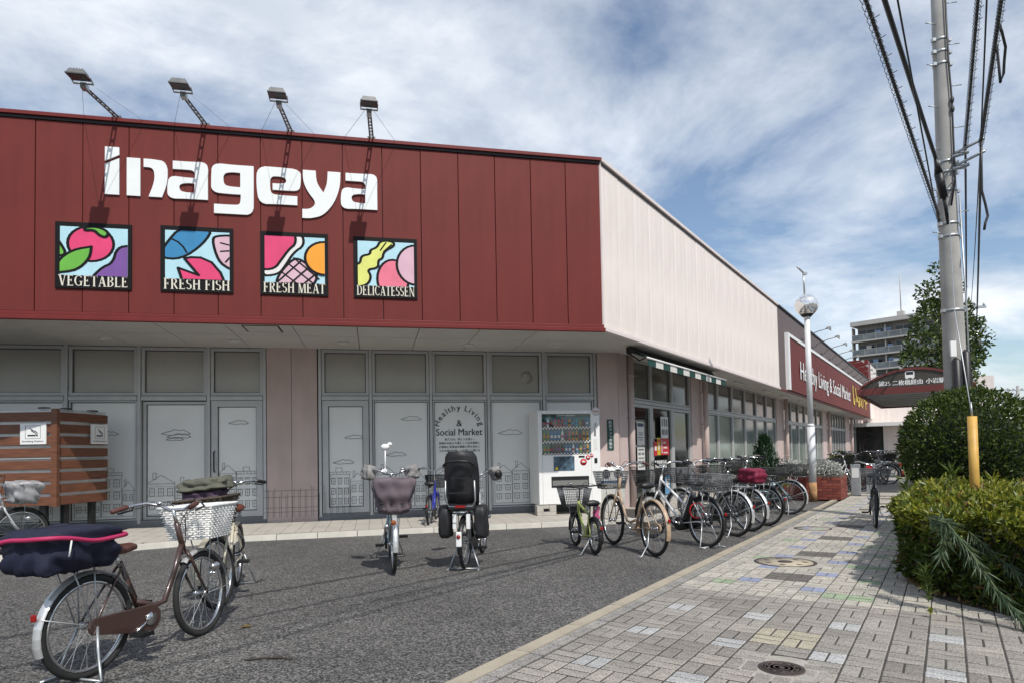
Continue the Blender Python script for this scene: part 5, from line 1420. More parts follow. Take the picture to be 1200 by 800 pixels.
# beyond the planters
far = [(11.4, 21.8, 118, 'silver', 'silver bicycle standing beyond the brick planter, first of the far row'), (12.3, 23.2, 125, 'black', 'black bicycle second in the far row by the second planter'), (13.0, 25.0, 140, 'white', 'white bicycle in the far row near the pink wall'),
       (14.6, 26.0, 60, 'grey', 'grey bicycle in the far row, turned the other way'), (15.6, 28.2, 75, 'green', 'dark green bicycle far up by the shop entrance'), (16.8, 29.5, 110, 'black', 'black bicycle farthest right in the far row, near the traffic cone'), (14.2, 28.6, 80, 'darkbrown', 'brown bicycle far back against the glazing')]
for x, y, hd, c, l in far:
    bike(l, x, y, hd, paint_m=pt[c], guard=m_guard if c in ('silver', 'white', 'grey') else m_black, front='wire_black', rear='rack', frame_style='step', bar_h=1.04, detail=False)
for x, y, hd, c, l in ((8.2, 17.2, 70, 'silver', 'bicycle with a pale rear box between the two brick planters'), (6.3, 16.1, -25, 'darkbrown', 'dark brown bicycle behind the white flowering plants'), (9.4, 18.6, 60, 'black', 'black bicycle beside the grey bollards')):
    bike(l, x, y, hd, paint_m=pt[c], guard=m_guard if c == 'silver' else m_black, front='wire_black', rear='wire', frame_style='step', bar_h=1.05, detail=False)
# ---------------------------------------------------------------- leaves
RNG = np.random.default_rng(5)
def leaf_mesh(name, P, Nrm, L, W, mats, spread=.7, droop=.0, midx=None, fold=.25):
    n = len(P)
    Nn = Nrm/np.maximum(np.linalg.norm(Nrm, axis=1, keepdims=True), 1e-6)
    d = Nn+RNG.normal(0, spread, (n, 3)); d[:, 2] -= droop
    d /= np.linalg.norm(d, axis=1, keepdims=True)
    r = RNG.normal(0, 1, (n, 3)); s = np.cross(d, r); s /= np.maximum(np.linalg.norm(s, axis=1, keepdims=True), 1e-6)
    u = np.cross(s, d)
    l = L*RNG.uniform(.5, 1.4, (n, 1)); w = W*RNG.uniform(.75, 1.2, (n, 1))
    V = np.stack([P, P+d*l*.45+s*w*.5+u*w*fold, P+d*l-u*w*.2, P+d*l*.45-s*w*.5+u*w*fold], 1).reshape(-1, 3)
    F = np.arange(4*n).reshape(n, 4)
    F = np.concatenate([F[:, [0, 1, 2]], F[:, [0, 2, 3]]])
    me = bpy.data.meshes.new(name); me.from_pydata(V.tolist(), [], F.tolist())
    for m in (mats if isinstance(mats, list) else [mats]): me.materials.append(m)
    if midx is not None: me.polygons.foreach_set('material_index', np.concatenate([midx, midx]).astype(int).tolist())
    return me
def lump(seed):
    q = np.random.default_rng(seed); k = q.normal(0, 1, (6, 3)); ph = q.uniform(0, 6.28, 6); f = q.uniform(2.2, 5.5, 6)
    k /= np.linalg.norm(k, axis=1, keepdims=True)
    return lambda D: sum(np.sin((D@k[i])*f[i]+ph[i]) for i in range(6))/6
g_dark = leafmat('leaf_dark', (.020, .042, .008), (.058, .095, .018))
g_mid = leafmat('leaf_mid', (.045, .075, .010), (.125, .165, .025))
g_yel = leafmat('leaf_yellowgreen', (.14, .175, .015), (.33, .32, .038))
g_dry = leafmat('leaf_dry', (.13, .085, .03), (.25, .16, .05))
g_sil = leafmat('leaf_silver', (.34, .36, .33), (.58, .59, .55), .7, .1)
g_con = leafmat('leaf_conifer', (.010, .035, .012), (.03, .075, .025))
g_weed = leafmat('leaf_weed', (.045, .085, .04), (.12, .17, .09))
m_twig = mat('twig', (.045, .036, .025), .9, var=.2, vs=12)
m_bark = mat('bark', (.10, .08, .06), .9, var=.3, vs=9, bump=.5, bs=30)

# clipped round bush
bush = thing('round_bush', 'big clipped round dark green bush in front of the utility pole', 'bush', TR(6.38, 9.0))
n = 15000
D = RNG.normal(0, 1, (n, 3)); D /= np.linalg.norm(D, axis=1, keepdims=True)
fl = lump(3)
rad_ = (1+.05*fl(D)+.03*RNG.normal(0, 1, n))*np.where(RNG.random(n) < .78, RNG.uniform(.93, 1.0, n), RNG.uniform(.70, .93, n))
sc_ = np.array([.83, .83, .82])
P = D*rad_[:, None]*sc_+np.array([6.38, 9.0, 1.20])
me = leaf_mesh('foliage', P, D*np.array([1, 1, .8])+np.array([0, 0, .35]), .062, .030, [g_dark, g_mid], .65, midx=(RNG.random(n) < .55))
stuff(obj('foliage', me, bush, ID))
b = MB(); b.sphere((6.38, 9.0, 1.16), (.62, .62, .60), 20, 14); b.build('dark_core', mat('dark_core', (.012, .018, .008), .95, var=.3, vs=9), bush, ID)  # added solid core, its dark colour standing for shade inside the leaves
b = MB()
for k in range(6): a = k*1.05; b.tube([(6.38+.06*math.cos(a), 9+.06*math.sin(a), 0), (6.38+.12*math.cos(a), 9+.12*math.sin(a), .4), (6.38+.35*math.cos(a), 9+.35*math.sin(a), .95)], [.04, .03, .015], 6)
b.build('trunk', m_bark, bush, ID)

# clipped azalea hedge
hp = [(2.0, 7.7), (2.0, 4.2), (2.2, 3.68), (2.85, 3.06), (3.36, 2.88), (3.40, 7.7)]
hedge = thing('hedge', 'low clipped yellow-green azalea hedge at the right edge of the pavement', 'hedge', KF @ TR(2.6, 5))
pts = [uv(*p) for p in hp]
HZ = .71
def in_poly(x, y, pol):
    c = False; n = len(pol)
    for i in range(n):
        a, b_ = pol[i], pol[i-1]
        if (a[1] > y) != (b_[1] > y) and x < (b_[0]-a[0])*(y-a[1])/(b_[1]-a[1])+a[0]: c = not c
    return c
P = []; Nn = []; mi = []
while len(P) < 9000:            # top
    u, v = R.uniform(1.9, 3.5), R.uniform(2.8, 7.8)
    if not in_poly(u, v, hp): continue
    q = uv(u, v); bmp = .05*math.sin(u*5+v*3)+.04*math.sin(u*9-v*7)+.03*math.sin(v*13)
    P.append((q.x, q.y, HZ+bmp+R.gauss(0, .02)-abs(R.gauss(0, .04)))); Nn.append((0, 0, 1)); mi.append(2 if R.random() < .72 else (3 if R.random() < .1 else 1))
for i in range(len(hp)):        # sides
    a, b_ = hp[i-1], hp[i]
    L = math.dist(a, b_); nrm = Vector((b_[1]-a[1], -(b_[0]-a[0]))).normalized()
    if i in (1, 2, 3, 4): dens = 2300
    else: dens = 350
    for _ in range(int(L*dens)):
        t = R.random(); z = R.random()**.8*HZ
        u, v = a[0]+(b_[0]-a[0])*t, a[1]+(b_[1]-a[1])*t
        cx, cy = 2.75, 5.2
        inn = Vector((cx-u, cy-v)).normalized()
        dsp = .05*math.sin(t*L*7+z*6)+.05*math.sin(t*L*15-z*9)+.035*math.sin(z*17+t*9)
        k = dsp+abs(R.gauss(0, .035))+.10*(1-z/HZ)**1.5*0.8-.04
        u += inn.x*k; v += inn.y*k
        q = uv(u, v); o = -(nR*inn.x+dR*inn.y)
        P.append((q.x, q.y, z)); Nn.append((o.x, o.y, .45))
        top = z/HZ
        mi.append((2 if R.random() < .55 else 1) if top > .72 else (1 if R.random() < .62 else (0 if R.random() < .85 else 3)))  # lit upper and shaded lower sides put into the leaf colours
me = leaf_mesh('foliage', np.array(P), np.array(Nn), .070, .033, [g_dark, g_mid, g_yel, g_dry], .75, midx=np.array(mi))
stuff(obj('foliage', me, hedge, ID))
ip = [(2.2, 7.6), (2.2, 4.45), (2.36, 3.95), (2.92, 3.4), (3.25, 3.2), (3.3, 7.6)]
b = MB(); b.slab(ip, 0, HZ-.14); b.build('dark_core', MATS['dark_core'], hedge, KF)  # added opaque core under the leaves, coloured as dark as inner shade
b = MB()
for _ in range(260):
    i = R.randint(1, 4); a, b_ = hp[i-1], hp[i]; t = R.random(); u, v = a[0]+(b_[0]-a[0])*t, a[1]+(b_[1]-a[1])*t
    inn = Vector((2.6-u, 5.2-v)).normalized(); u += inn.x*R.uniform(.12, .3); v += inn.y*R.uniform(.12, .3)
    b.tube([(u, v, 0), (u-inn.x*.05+R.uniform(-.06, .06), v-inn.y*.05+R.uniform(-.06, .06), .3), (u-inn.x*.12+R.uniform(-.1, .1), v-inn.y*.12+R.uniform(-.1, .1), .62)], .005, 3)
stuff(b.build('twigs', m_twig, hedge, KF))
soil = MB(); soil.slab([(2.05, 7.8), (2.06, 4.2), (2.22, 3.62), (2.84, 3.02), (3.3, 2.84), (3.36, 7.8)], -.03, .012)
struct(soil.build('planting_soil', mat('soil', (.035, .027, .02), .95, var=.3, vs=20, bump=.6, bs=50), None, KF))
lt = []
for _ in range(700):
    i = R.randint(1, 4); a, b_ = hp[i-1], hp[i]; t = R.random(); inn = Vector((2.6-a[0], 5.2-a[1])).normalized(); k = R.uniform(-.03, .2)
    q = uv(a[0]+(b_[0]-a[0])*t+inn.x*k, a[1]+(b_[1]-a[1])*t+inn.y*k); lt.append((q.x, q.y, .014))
me = leaf_mesh('fallen_leaves', np.array(lt), np.tile([0, 0, .1], (len(lt), 1)), .035, .018, g_dry, .6, fold=.05)
o = obj('fallen_leaves', me); stuff(o)

def weed(label, path, leaf, n, w, m, spread, r0=.006, droop=.2, ahead=.6, name='weed', group=None):
    t = thing(name, label, 'plant', TR(*path[0]), group)
    pp = [Vector(p) for p in path]
    b = MB(); b.tube(pp, [r0*(1-.7*i/(len(pp)-1)) for i in range(len(pp))], 5); b.build('stem', mat('weed_stem', (.10, .13, .05), .7), t, ID)
    P = []; N = []
    for k in range(n):
        s = (k+.5)/n*(len(pp)-1); i = min(int(s), len(pp)-2); q = pp[i].lerp(pp[i+1], s-i); d = (pp[i+1]-pp[i]).normalized()
        a = k*2.4; x = d.cross(Vector((.2, .1, 1))).normalized(); y = d.cross(x)
        N.append(tuple(d*ahead+(x*math.cos(a)+y*math.sin(a))*.75)); P.append(tuple(q))
    me = leaf_mesh('leaves', np.array(P), np.array(N), leaf, w, m, spread, droop=droop)
    obj('leaves', me, t, ID)
def at(px, py, d):     # helper used while laying the weeds out: metres right, metres up at distance d
    return ((px-600)/756*d, d, CAM_H+(530.5-.0188*(px-600)-py)/756*d)
weed('long drooping weed with narrow grey-green leaves spilling over the front of the hedge', [at(1083, 606, 5.0), at(1105, 612, 4.85), at(1130, 645, 4.7), at(1160, 690, 4.5), at(1186, 722, 4.35), at(1200, 742, 4.28)], .125, 330, .010, g_weed, .22, .008, .45, 1.0)
weed('second drooping weed behind the long one, reaching to the right', [at(1130, 622, 5.0), at(1150, 640, 4.85), at(1175, 662, 4.7), at(1200, 685, 4.55), at(1222, 705, 4.45)], .11, 190, .010, g_weed, .22, .006, .45, 1.0)
weed('short drooping weed hanging close to the hedge corner', [at(1100, 602, 5.0), at(1104, 618, 4.9), at(1100, 640, 4.84), at(1096, 655, 4.82)], .11, 70, .012, g_weed, .3, .005, .3)
weed('small upright weed growing at the foot of the hedge corner', [at(1080, 703, 4.95), at(1079, 690, 4.95), at(1078, 676, 4.95), at(1077, 664, 4.95)], .075, 70, .014, g_mid, .35, .005, -.1)
weed('tall upright weed standing out of the hedge below the yellow guard', [at(1112, 620, 6.4), at(1112, 590, 6.4), at(1112, 566, 6.4), at(1113, 550, 6.4)], .12, 60, .022, g_mid, .3, .007, -.2)
weed('upright weed rising from the hedge to the right of the yellow guard', [at(1163, 640, 5.6), at(1163, 605, 5.6), at(1162, 580, 5.6), at(1161, 560, 5.6)], .11, 60, .018, g_yel, .35, .006, -.1)
weed('leafy weed at the hedge top beside the bush on the pavement side', [at(1062, 590, 7.0), at(1060, 575, 7.0), at(1060, 560, 7.0)], .12, 40, .03, g_mid, .4, .006, -.2)
weed('tiny moss-like weed in a joint of the paving before the hedge', [at(1080, 714, 4.72), at(1082, 713, 4.72)], .03, 40, .012, g_yel, .8, .002, 0)

# ---------------------------------------------------------------- trees
def tree(label, x, y, H, cl, n, leaf, mats, name='tree', group=None, seed=1, split=.5):
    t = thing(name, label, 'tree', TR(x, y), group)
    q = np.random.default_rng(seed)
    b = MB(); b.tube([(x, y, -.03), (x+.05, y, H*.3), (x-.05, y+.05, H*.6), (x, y, H*.85)], [.17*H/8, .13*H/8, .09*H/8, .03], 8)
    for (cx, cy, cz, r) in cl[::2]: b.tube([(x, y, max(.5, cz*.55)), (x+cx*.5, y+cy*.5, cz*.8), (x+cx, y+cy, cz)], [.06, .04, .012], 5)
    b.build('trunk', m_bark, t, ID)
    P = []; N = []
    wts = np.array([c[3]**2 for c in cl]); wts /= wts.sum()
    for (cx, cy, cz, r), w in zip(cl, wts):
        k = int(n*w); D = q.normal(0, 1, (k, 3)); D /= np.linalg.norm(D, axis=1, keepdims=True)
        rr = r*q.uniform(.25, 1., k)**.5*(1+.25*lump(int(seed*10+cx*7+cz*3) % 1000)(D))
        P.append(D*rr[:, None]*np.array([1, 1, .8])+np.array([x+cx, y+cy, cz])); N.append(D+np.array([0, 0, .3]))
    P = np.concatenate(P); N = np.concatenate(N)
    me = leaf_mesh('crown', P, N, leaf, leaf*.55, mats, .8, midx=(q.random(len(P)) < split) if isinstance(mats, list) else None)
    stuff(obj('crown', me, t, ID)); return t
tree('leafy street tree standing behind the utility pole and the bus shelter', 16.2, 24, 8.2,
     [(-.1, 0, 6.9, .75), (-.05, 0, 7.8, .3), (-.7, .1, 5.0, .75), (-1.2, 0, 4.55, .5), (-.3, .2, 5.9, .8), (.55, 0, 5.9, .55), (1.0, 0, 5.65, .38), (1.35, .1, 5.8, .25), (.75, .1, 4.7, .7), (.9, -.1, 5.1, .7), (1.1, .1, 4.5, .5), (.8, 0, 6.3, .35), (.1, -.2, 4.2, .9), (-.9, 0, 3.6, .7), (.6, 0, 3.5, .6), (-.35, 0, 6.4, .4), (.2, .2, 6.6, .5), (-1.5, 0, 3.3, .35), (-.5, -.1, 3.0, .5)], 5600, .16, [leafmat('leaf_street', (.045, .085, .015), (.15, .20, .045)), g_dark], seed=4, name='street_tree', split=.33)
rt = tree('dark roadside tree far down at the right edge of the road', 50, 60, 6.5, [(0, 0, 3.4, 1.8), (.9, 0, 4.4, 1.3), (-.8, 0, 4.5, 1.2), (.2, 0, 5.4, 1.0)], 2600, .32, [g_mid, g_dark], seed=9, group='trees along the far road')
KIDS[rt.name] = [k for k in bpy.data.objects if k.parent == rt]
for x, y, s, l in ((54, 62, 1.0, 'second dark roadside tree at the right edge of the road'), (59, 66, 1.1, 'third dark roadside tree at the right edge of the road')):
    c = copy_tree(rt, TR(x, y) @ Matrix.Scale(s, 4), l)
for u, v, s in ((13.5, -3, 1.3), (14.5, 3, 1.2), (13.5, 9, 1.35), (14, 15.5, 1.25), (13.6, 22, 1.3)):
    q = uv(u, v); copy_tree(rt, TR(q.x, q.y) @ Matrix.Scale(s, 4), 'tree on the far side of the road, mirrored in the shop glass')
KIDS.clear()

# ---------------------------------------------------------------- brick planters
m_brk = [mat('red_brick_'+n, c, .85, var=.15, vs=9, bump=.4, bs=60) for n, c in (('a', (.20, .045, .03)), ('b', (.155, .035, .026)), ('c', (.24, .062, .042)))]
m_mort = mat('brick_mortar', (.12, .09, .075), .95)
PLB = [MB().box(.004, .206, 0, .09, .004, .061).mesh('brick', m) for m in m_brk]
def planter(label, u0, u1, v0, v1, h, solid):
    t = thing('brick_planter', label, 'planter', KF @ TR((u0+u1)/2, v0, 0))
    b = MB(); b.box(u0+.006, u1-.006, v0+.008, v1, 0, h-.004); b.build('core', m_mort, t, KF)
    rows = int(h/.066); one = MB()
    def course(o, d, L, j):
        ang = math.atan2(d[1], d[0]); x = -.105 if j % 2 else 0
        while x < L-.01:
            a, c = max(0, x), min(L, x+.21)
            if c-a > .05:
                Mw = KF @ TR(o[0]+d[0]*a, o[1]+d[1]*a, j*.066, ang)
                if solid: one.T = TR(o[0]+d[0]*a, o[1]+d[1]*a, j*.066, ang); one.box(.004, c-a-.004, R.uniform(-.001, .002), .09, .004, .061)
                elif c-a > .2: obj('brick', R.choice(PLB), t, Mw @ TR(0, R.uniform(-.002, .002), 0))
                else: MB().box(.004, c-a-.004, 0, .09, .004, .061).build('brick', R.choice(m_brk), t, Mw)
            x += .21
    for j in range(rows):
        course((u0, v0), (1, 0), u1-u0, j); course((u1, v0+.0), (0, 1), min(1.5, v1-v0), j)
    if solid: stuff(one.build('brick_field', m_brk[0], t, KF))
    b = MB(); b.box(u0+.1, u1-.1, v0+.1, v1-.1, h-.003, h+.01); b.build('soil', MATS['soil'], t, KF)
planter('red brick planter with white flowering plants behind the white lamp post', -1.75, .22, 14.15, 15.3, .59, False)
planter('second red brick planter farther up the pavement', -1.5, .25, 20.5, 22.0, .62, True)
def puff(label, c, r, n, leaf, m, name='bedding_plant', cat='plant', flat=.7, grp=None, w=.5):
    t = thing(name, label, cat, TR(c[0], c[1], c[2]), grp)
    D = RNG.normal(0, 1, (n, 3)); D /= np.linalg.norm(D, axis=1, keepdims=True); D[:, 2] = np.abs(D[:, 2])
    rr = r*RNG.uniform(.3, 1., n)**.5*(1+.3*lump(int(c[0]*100) % 997)(D))
    P = D*rr[:, None]*np.array([1, 1, flat*1.3])+np.array(c)
    stuff(obj('foliage', leaf_mesh('foliage', P, D, leaf, leaf*w, m, .7), t, ID))
    b = MB()
    for k in range(5): a = k*1.3; b.tube([(c[0], c[1], c[2]-.02), (c[0]+r*.4*math.cos(a), c[1]+r*.4*math.sin(a), c[2]+r*.5)], .008, 4)
    b.build('stem', m_twig, t, ID)
q = uv(-.95, 14.6, .58); puff('silver-white bedding plant filling the left of the brick planter', q, .42, 900, .075, g_sil)
q = uv(-.1, 14.5, .58); puff('silver-white bedding plant at the right end of the brick planter, behind the lamp post', q, .36, 800, .07, g_sil)
q = uv(-.5, 21.0, .6); puff('green shrub growing in the second brick planter', q, .55, 1100, .09, g_mid)
q = uv(.0, 21.2, .6); puff('lower dark shrub at the right of the second brick planter', q, .4, 700, .08, g_dark)
puff('small round yellow-green shrub beside the conifer', (6.25, 15.2, .35), .26, 700, .045, g_yel, 'shrub')
cf = thing('conifer', 'upright dark green conifer in front of the shop windows', 'shrub', TR(5.85, 15.0, 0))
n = 3000; k = RNG.random(n); a = RNG.uniform(0, 2*PI, n); r = (.30*(1-k**2.2)+.05)*RNG.uniform(.55, 1., n)*(1+.25*np.sin(a*5+k*7))
P = np.stack([5.85+r*np.cos(a), 15+r*np.sin(a), .12+k*1.4], 1); N = np.stack([np.cos(a)*.5, np.sin(a)*.5, np.ones(n)*1.2], 1)
stuff(obj('foliage', leaf_mesh('foliage', P, N, .10, .022, g_con, .25), cf, ID))
MB().tube([(5.85, 15, 0), (5.85, 15, 1.2)], [.04, .01], 6).build('trunk', m_bark, cf, ID)

# ---------------------------------------------------------------- lamp post with mirror globe
lp_ = thing('lamp_post', 'white lamp post with a mirror globe and rusty foot by the brick planter', 'lamp post', TR(7.09, 15.3))
m_postw = mat('post_paint', (.66, .67, .68), .4, var=.05, vs=4)
x, y = 7.09, 15.3
b = MB(); b.tube([(x, y, .42), (x, y, 1.74)], .088, 20); b.tube([(x, y, 1.74), (x, y, 1.80), ], [.091, .07], 20); b.tube([(x, y, 1.80), (x, y, 4.28)], .063, 20); b.tube([(x, y, 4.28), (x, y, 4.40)], [.066, .075], 20); b.build('pole', m_postw, lp_, ID)
MB().tube([(x, y, -.03), (x, y, .42)], .0885, 20).build('rusty_foot', mat('rust', (.36, .20, .09), .85, var=.5, vs=7), lp_, ID)
b = MB(); b.sphere((x, y, 4.62), .262, 28, 18); b.build('globe', mat('mirror_globe', (.86, .86, .85), .08, metal=.75), lp_, ID)
b = MB(); b.lathe([(.09, 4.34), (.13, 4.38), (.15, 4.405)], 20, 0, Matrix.Translation((x, y, 0))); b.build('globe_seat', m_black, lp_, ID)
b = MB(); b.tube([(x-.04, y, 4.84), (x-.05, y, 5.42)], .022, 8); b.tube([(x-.0, y, 5.36), (x-.16, y, 5.52), (x-.2, y, 5.56)], .022, 6); b.box(x-.06, x+.03, y-.03, y+.03, 5.36, 5.42); b.build('aerial', m_steel, lp_, ID)

# ---------------------------------------------------------------- utility pole, cables
px_, py_ = 7.05, 10.2
up = thing('utility_pole', 'tall grey concrete utility pole with step bolts and steel bands, rising behind the bush', 'utility pole', TR(px_, py_))
m_pole = mat('pole_concrete', (.36, .35, .33), .85, var=.14, vs=3, streak=.15, bump=.25, bs=60, fine=.06)
lean = lambda z: px_-.0035*(z-2)
b = MB(); Z = [-.03, 2.5, 5.0, 8.0, 10.5]; b.tube([(lean(z), py_, z) for z in Z], [.170, .158, .135, .104, .086], 28); b.build('shaft', m_pole, up, ID)
rz = lambda z: np.interp(z, Z, [.170, .158, .135, .104, .086])
for z in (3.36, 4.55, 4.75, 5.28, 5.58, 5.75, 7.35, 7.55, 7.75):
    b = MB(); b.lathe([(rz(z)+.008, z-.02), (rz(z)+.008, z+.02)], 24, 0, Matrix.Translation((lean(z), py_, 0)))
    for s_ in (-1, 1): b.box(lean(z)+s_*(rz(z)+.02)-.025, lean(z)+s_*(rz(z)+.02)+.025, py_-.06, py_+.0, z-.025, z+.025)
    b.build('band', m_steel, up, ID)
for k in range(13):
    z = 4.6+.34*k; s_ = 1 if k % 2 else -1
    if z > 8.8: break
    MB().tube([(lean(z)+s_*rz(z)*.6, py_-.05, z), (lean(z)+s_*(rz(z)+.16), py_-.06, z+.015)], .009, 5).build('step_bolt', m_steel, up, ID)
b = MB()
for s_, zt in ((-.09, 2.60), (.06, 2.72)):
    b.tube([(lean(1)+s_, py_-.175, .2), (lean(2)+s_, py_-.16, zt-.05), (lean(2)+s_, py_-.14, zt)], [.066, .066, .02], 10)
b.build('cable_sleeve', m_black, up, ID)
MB().box(lean(2)-.19, lean(2)-.10, py_-.195, py_-.165, 2.62, 2.86).build('number_plate', m_white, up, ID)
b = MB(); b.tube([(lean(3)+.18, py_-.05, .0), (lean(3)+.185, py_-.06, 3.3), (lean(5)+.15, py_-.06, 5.2)], .012, 6); b.build('conduit', m_steel, up, ID)
b = MB(); b.tube([(lean(8)+.02, py_-.13, 9.0), (lean(7)+.02, py_-.145, 7.3), (lean(6)+.04, py_-.15, 6.7), (lean(5)+.02, py_-.165, 5.4), (lean(5)-.06, py_-.17, 5.0)], .014, 6)
for z in (6.55, 6.7): b.sphere((lean(6)+.04, py_-.155, z), (.03, .03, .06), 8, 6)
b.build('drop_cable', m_wire, up, ID)
b = MB()
for z in (5.62, 5.82):
    b.tube([(lean(z), py_-.1, z), (lean(z)+.28, py_-.48, z+.10)], .022, 6); b.tube([(lean(z), py_-.16, z-.04), (lean(z)+.2, py_-.24, z)], .03, 6)
b.build('bracket_arm', m_steel, up, ID)
b = MB(); b.tube([(lean(5)-.30, py_-.36, 5.05), (lean(5)-.42, py_-.44, 5.4)], [.055, .065], 10); b.tube([(lean(5)-.14, py_-.2, 4.7), (lean(5)-.30, py_-.36, 5.05)], .025, 8); b.tube([(lean(5)-.42, py_-.44, 5.4), (lean(5)-.49, py_-.49, 5.6)], [.06, .02], 8); b.build('cable_joint', m_black, up, ID)
nxt = Vector((25.0, 35.0, 7.2))
def cable(label, A_, P_, B_, r, sag1, sag2, loops=False, grp='overhead cables on the utility pole'):
    t = thing('overhead_cable', label, 'cable', TR(*P_), grp)
    A_, P_, B_ = Vector(A_), Vector(P_), Vector(B_)
    def span(a, b_, sg, n):
        return [a.lerp(b_, i/n)-Vector((0, 0, sg*4*(i/n)*(1-i/n))) for i in range(n+1)]
    far_ = P_+(A_-P_)*4
    s1 = span(far_, P_, sag1, 40); s2 = span(P_, B_, sag2, 16) if B_ else []
    pts = s1+s2[1:]
    MB().tube(pts, r, 6).build('cable', m_wire, t, ID)
    if loops:
        b = MB(); L = 0; q = []
        d = (P_-far_).normalized(); side = d.cross(Vector((0, 0, 1))).normalized()
        n = 40*5
        for i in range(n-75, n+1):
            f = i/n; p = far_.lerp(P_, f)-Vector((0, 0, sag1*4*f*(1-f)))
            for k in range(6):
                a = 2*PI*k/6; q.append(p+(P_-far_)/n*(k/6)+side*math.cos(a)*.035+Vector((0, 0, -.035+.045*math.sin(a))))
        b.tube(q, .0035, 3, cap=False)
        for i in range(n-75, n, 3):
            f = i/n; p = far_.lerp(P_, f)-Vector((0, 0, sag1*4*f*(1-f))); b.tube([p-side*.01, p+side*.06+Vector((0, 0, .02))], .005, 3)
        b.build('lashing_wire', m_wire, t, ID)
cable('thick cable with wire loops, leftmost of the overhead cables', (3.23, 5.6, 5.25), (6.68, 9.9, 4.83), nxt-Vector((.8, 0, 2.0)), .018, .12, .3, True)
cable('heaviest black cable ending in the joint case at the pole', (3.99, 6.6, 5.99), (6.54, 9.7, 5.62), nxt-Vector((.7, 0, 1.6)), .027, .12, .3)
cable('looped cable running close along the right side of the pole', (5.19, 6.9, 6.18), (7.15, 9.9, 5.9), nxt-Vector((.2, 0, 1.4)), .017, .12, .4, True)
cable('outermost right cable with a slack bundle on the bracket arms', (5.67, 7.2, 6.34), (7.25, 9.7, 5.87), nxt-Vector((-.3, 0, 1.0)), .021, .14, .4, True)
cable('thin pale wire between the two right cables', (5.36, 7.0, 6.20), (7.25, 9.7, 5.95), nxt+Vector((.1, 0, 1.0)), .010, .1, .3)
cable('thin wire beside the heaviest cable', (4.13, 6.6, 5.94), (6.66, 9.9, 4.83), nxt-Vector((.6, 0, 1.0)), .010, .1, .3)
b = thing('slack_loop', 'slack black cable loop high on the outermost right cable, near the top edge', 'cable', TR(6.0, 7.6, 6.0))
L_ = MB(); L_.tube([(5.86, 7.5, 6.30), (5.95, 7.55, 6.16), (6.04, 7.62, 6.02), (6.08, 7.7, 5.9), (6.08, 7.72, 5.75), (6.06, 7.75, 5.66), (6.13, 7.87, 6.20)], .016, 6); L_.build('loop', m_wire, b, ID)
b = thing('slack_loop', 'slack black cable loop hanging below the bracket arms of the utility pole', 'cable', TR(7.26, 9.72, 5.2)); L_ = MB()
L_.tube([(7.25, 9.7, 5.87), (7.25, 9.72, 5.5), (7.24, 9.72, 5.1), (7.30, 9.74, 4.9), (7.33, 9.74, 4.72), (7.27, 9.72, 4.6), (7.25, 9.72, 4.5)], .018, 6); L_.build('loop', m_wire, b, ID)
# next pole along the street, and one far across
def far_pole(label, x, y, h, r):
    t = thing('utility_pole', label, 'utility pole', TR(x, y))
    MB().tube([(x, y, 0), (x, y, h)], [r*1.3, r*.8], 10).build('shaft', m_pole, t, ID)
    b = MB()
    for z in (h-.4, h-1.2): b.box(x-1., x+1., y-.06, y+.06, z-.06, z+.06)
    for z in (h-.4, h-1.2):
        for k in (-.9, -.4, .4, .9): b.lathe([(.05, z+.06), (.07, z+.12), (.05, z+.2), (.0, z+.24)], 6, 0, Matrix.Translation((x+k, y, 0)))
    b.build('cross_arm', m_steel, t, ID)
    b = MB(); b.tube([(x+.35, y, h-2.6), (x+.35, y, h-1.7)], .28, 10); b.build('transformer', m_steel, t, ID)
far_pole('distant utility pole with cross-arms at the right edge of the sky', 47.2, 60, 6.6, .16)
far_pole('smaller, farthest utility pole left of the distant one', 62.5, 82, 6.4, .13)
far_pole('next utility pole up the street, mostly behind the leafy tree', 25.0, 35.0, 9.1, .15)
# guy wire guard
gw = thing('guy_guard', 'yellow guy-wire guard tube standing in the hedge in front of the bush', 'guard', TR(5.13, 7.2))
b = MB(); b.tube([(5.135, 7.2, .35), (5.155, 7.22, 1.56)], .048, 16); b.build('tube', mat('guard_yellow', (.58, .34, .075), .5, var=.15, vs=6), gw, ID)
b = MB(); b.tube([(5.155, 7.22, 1.56), (5.9, 8.5, 3.0), (6.95, 10.05, 5.0)], .007, 5); b.tube([(5.155, 7.22, 1.56), (5.16, 7.24, 1.72)], .012, 6); b.build('wire', m_steel, gw, ID)

# ---------------------------------------------------------------- bus shelter
BX = KF @ TR(.5, 16.2, 0)
bs = thing('bus_shelter', 'bus shelter with dark red arched roof and route sign, behind the utility pole', 'bus shelter', BX)
m_sred = mat('shelter_red', (.13, .028, .024), .45, var=.08, vs=3)
W_, L_, Z0 = 2.35, 7.2, 2.56
N = 18
arc = [(W_*i/N, Z0+.17+.40*(1-(2*i/N-1)**2)) for i in range(N+1)]
b = MB()
P = [(-.05, Z0+.12)]+[(x, z+.05) for x, z in arc]+[(W_+.05, Z0+.12)]
for i in range(N):
    (x0, z0), (x1, z1) = arc[i], arc[i+1]
    b.hexa([(x0, -.06, z0), (x1, -.06, z1), (x1, L_, z1), (x0, L_, z0)], [(x0, -.06, z0+.06), (x1, -.06, z1+.06), (x1, L_, z1+.06), (x0, L_, z0+.06)])
b.build('arched_roof', m_sred, bs, BX)
b = MB(); b.box(-.08, W_+.08, -.07, .02, Z0, Z0+.165); b.box(-.08, .0, .021, L_, Z0, Z0+.165); b.box(W_, W_+.08, .021, L_, Z0, Z0+.165); b.box(.001, W_-.001, L_-.08, L_, Z0, Z0+.165); b.build('eave_beam', m_sred, bs, BX)
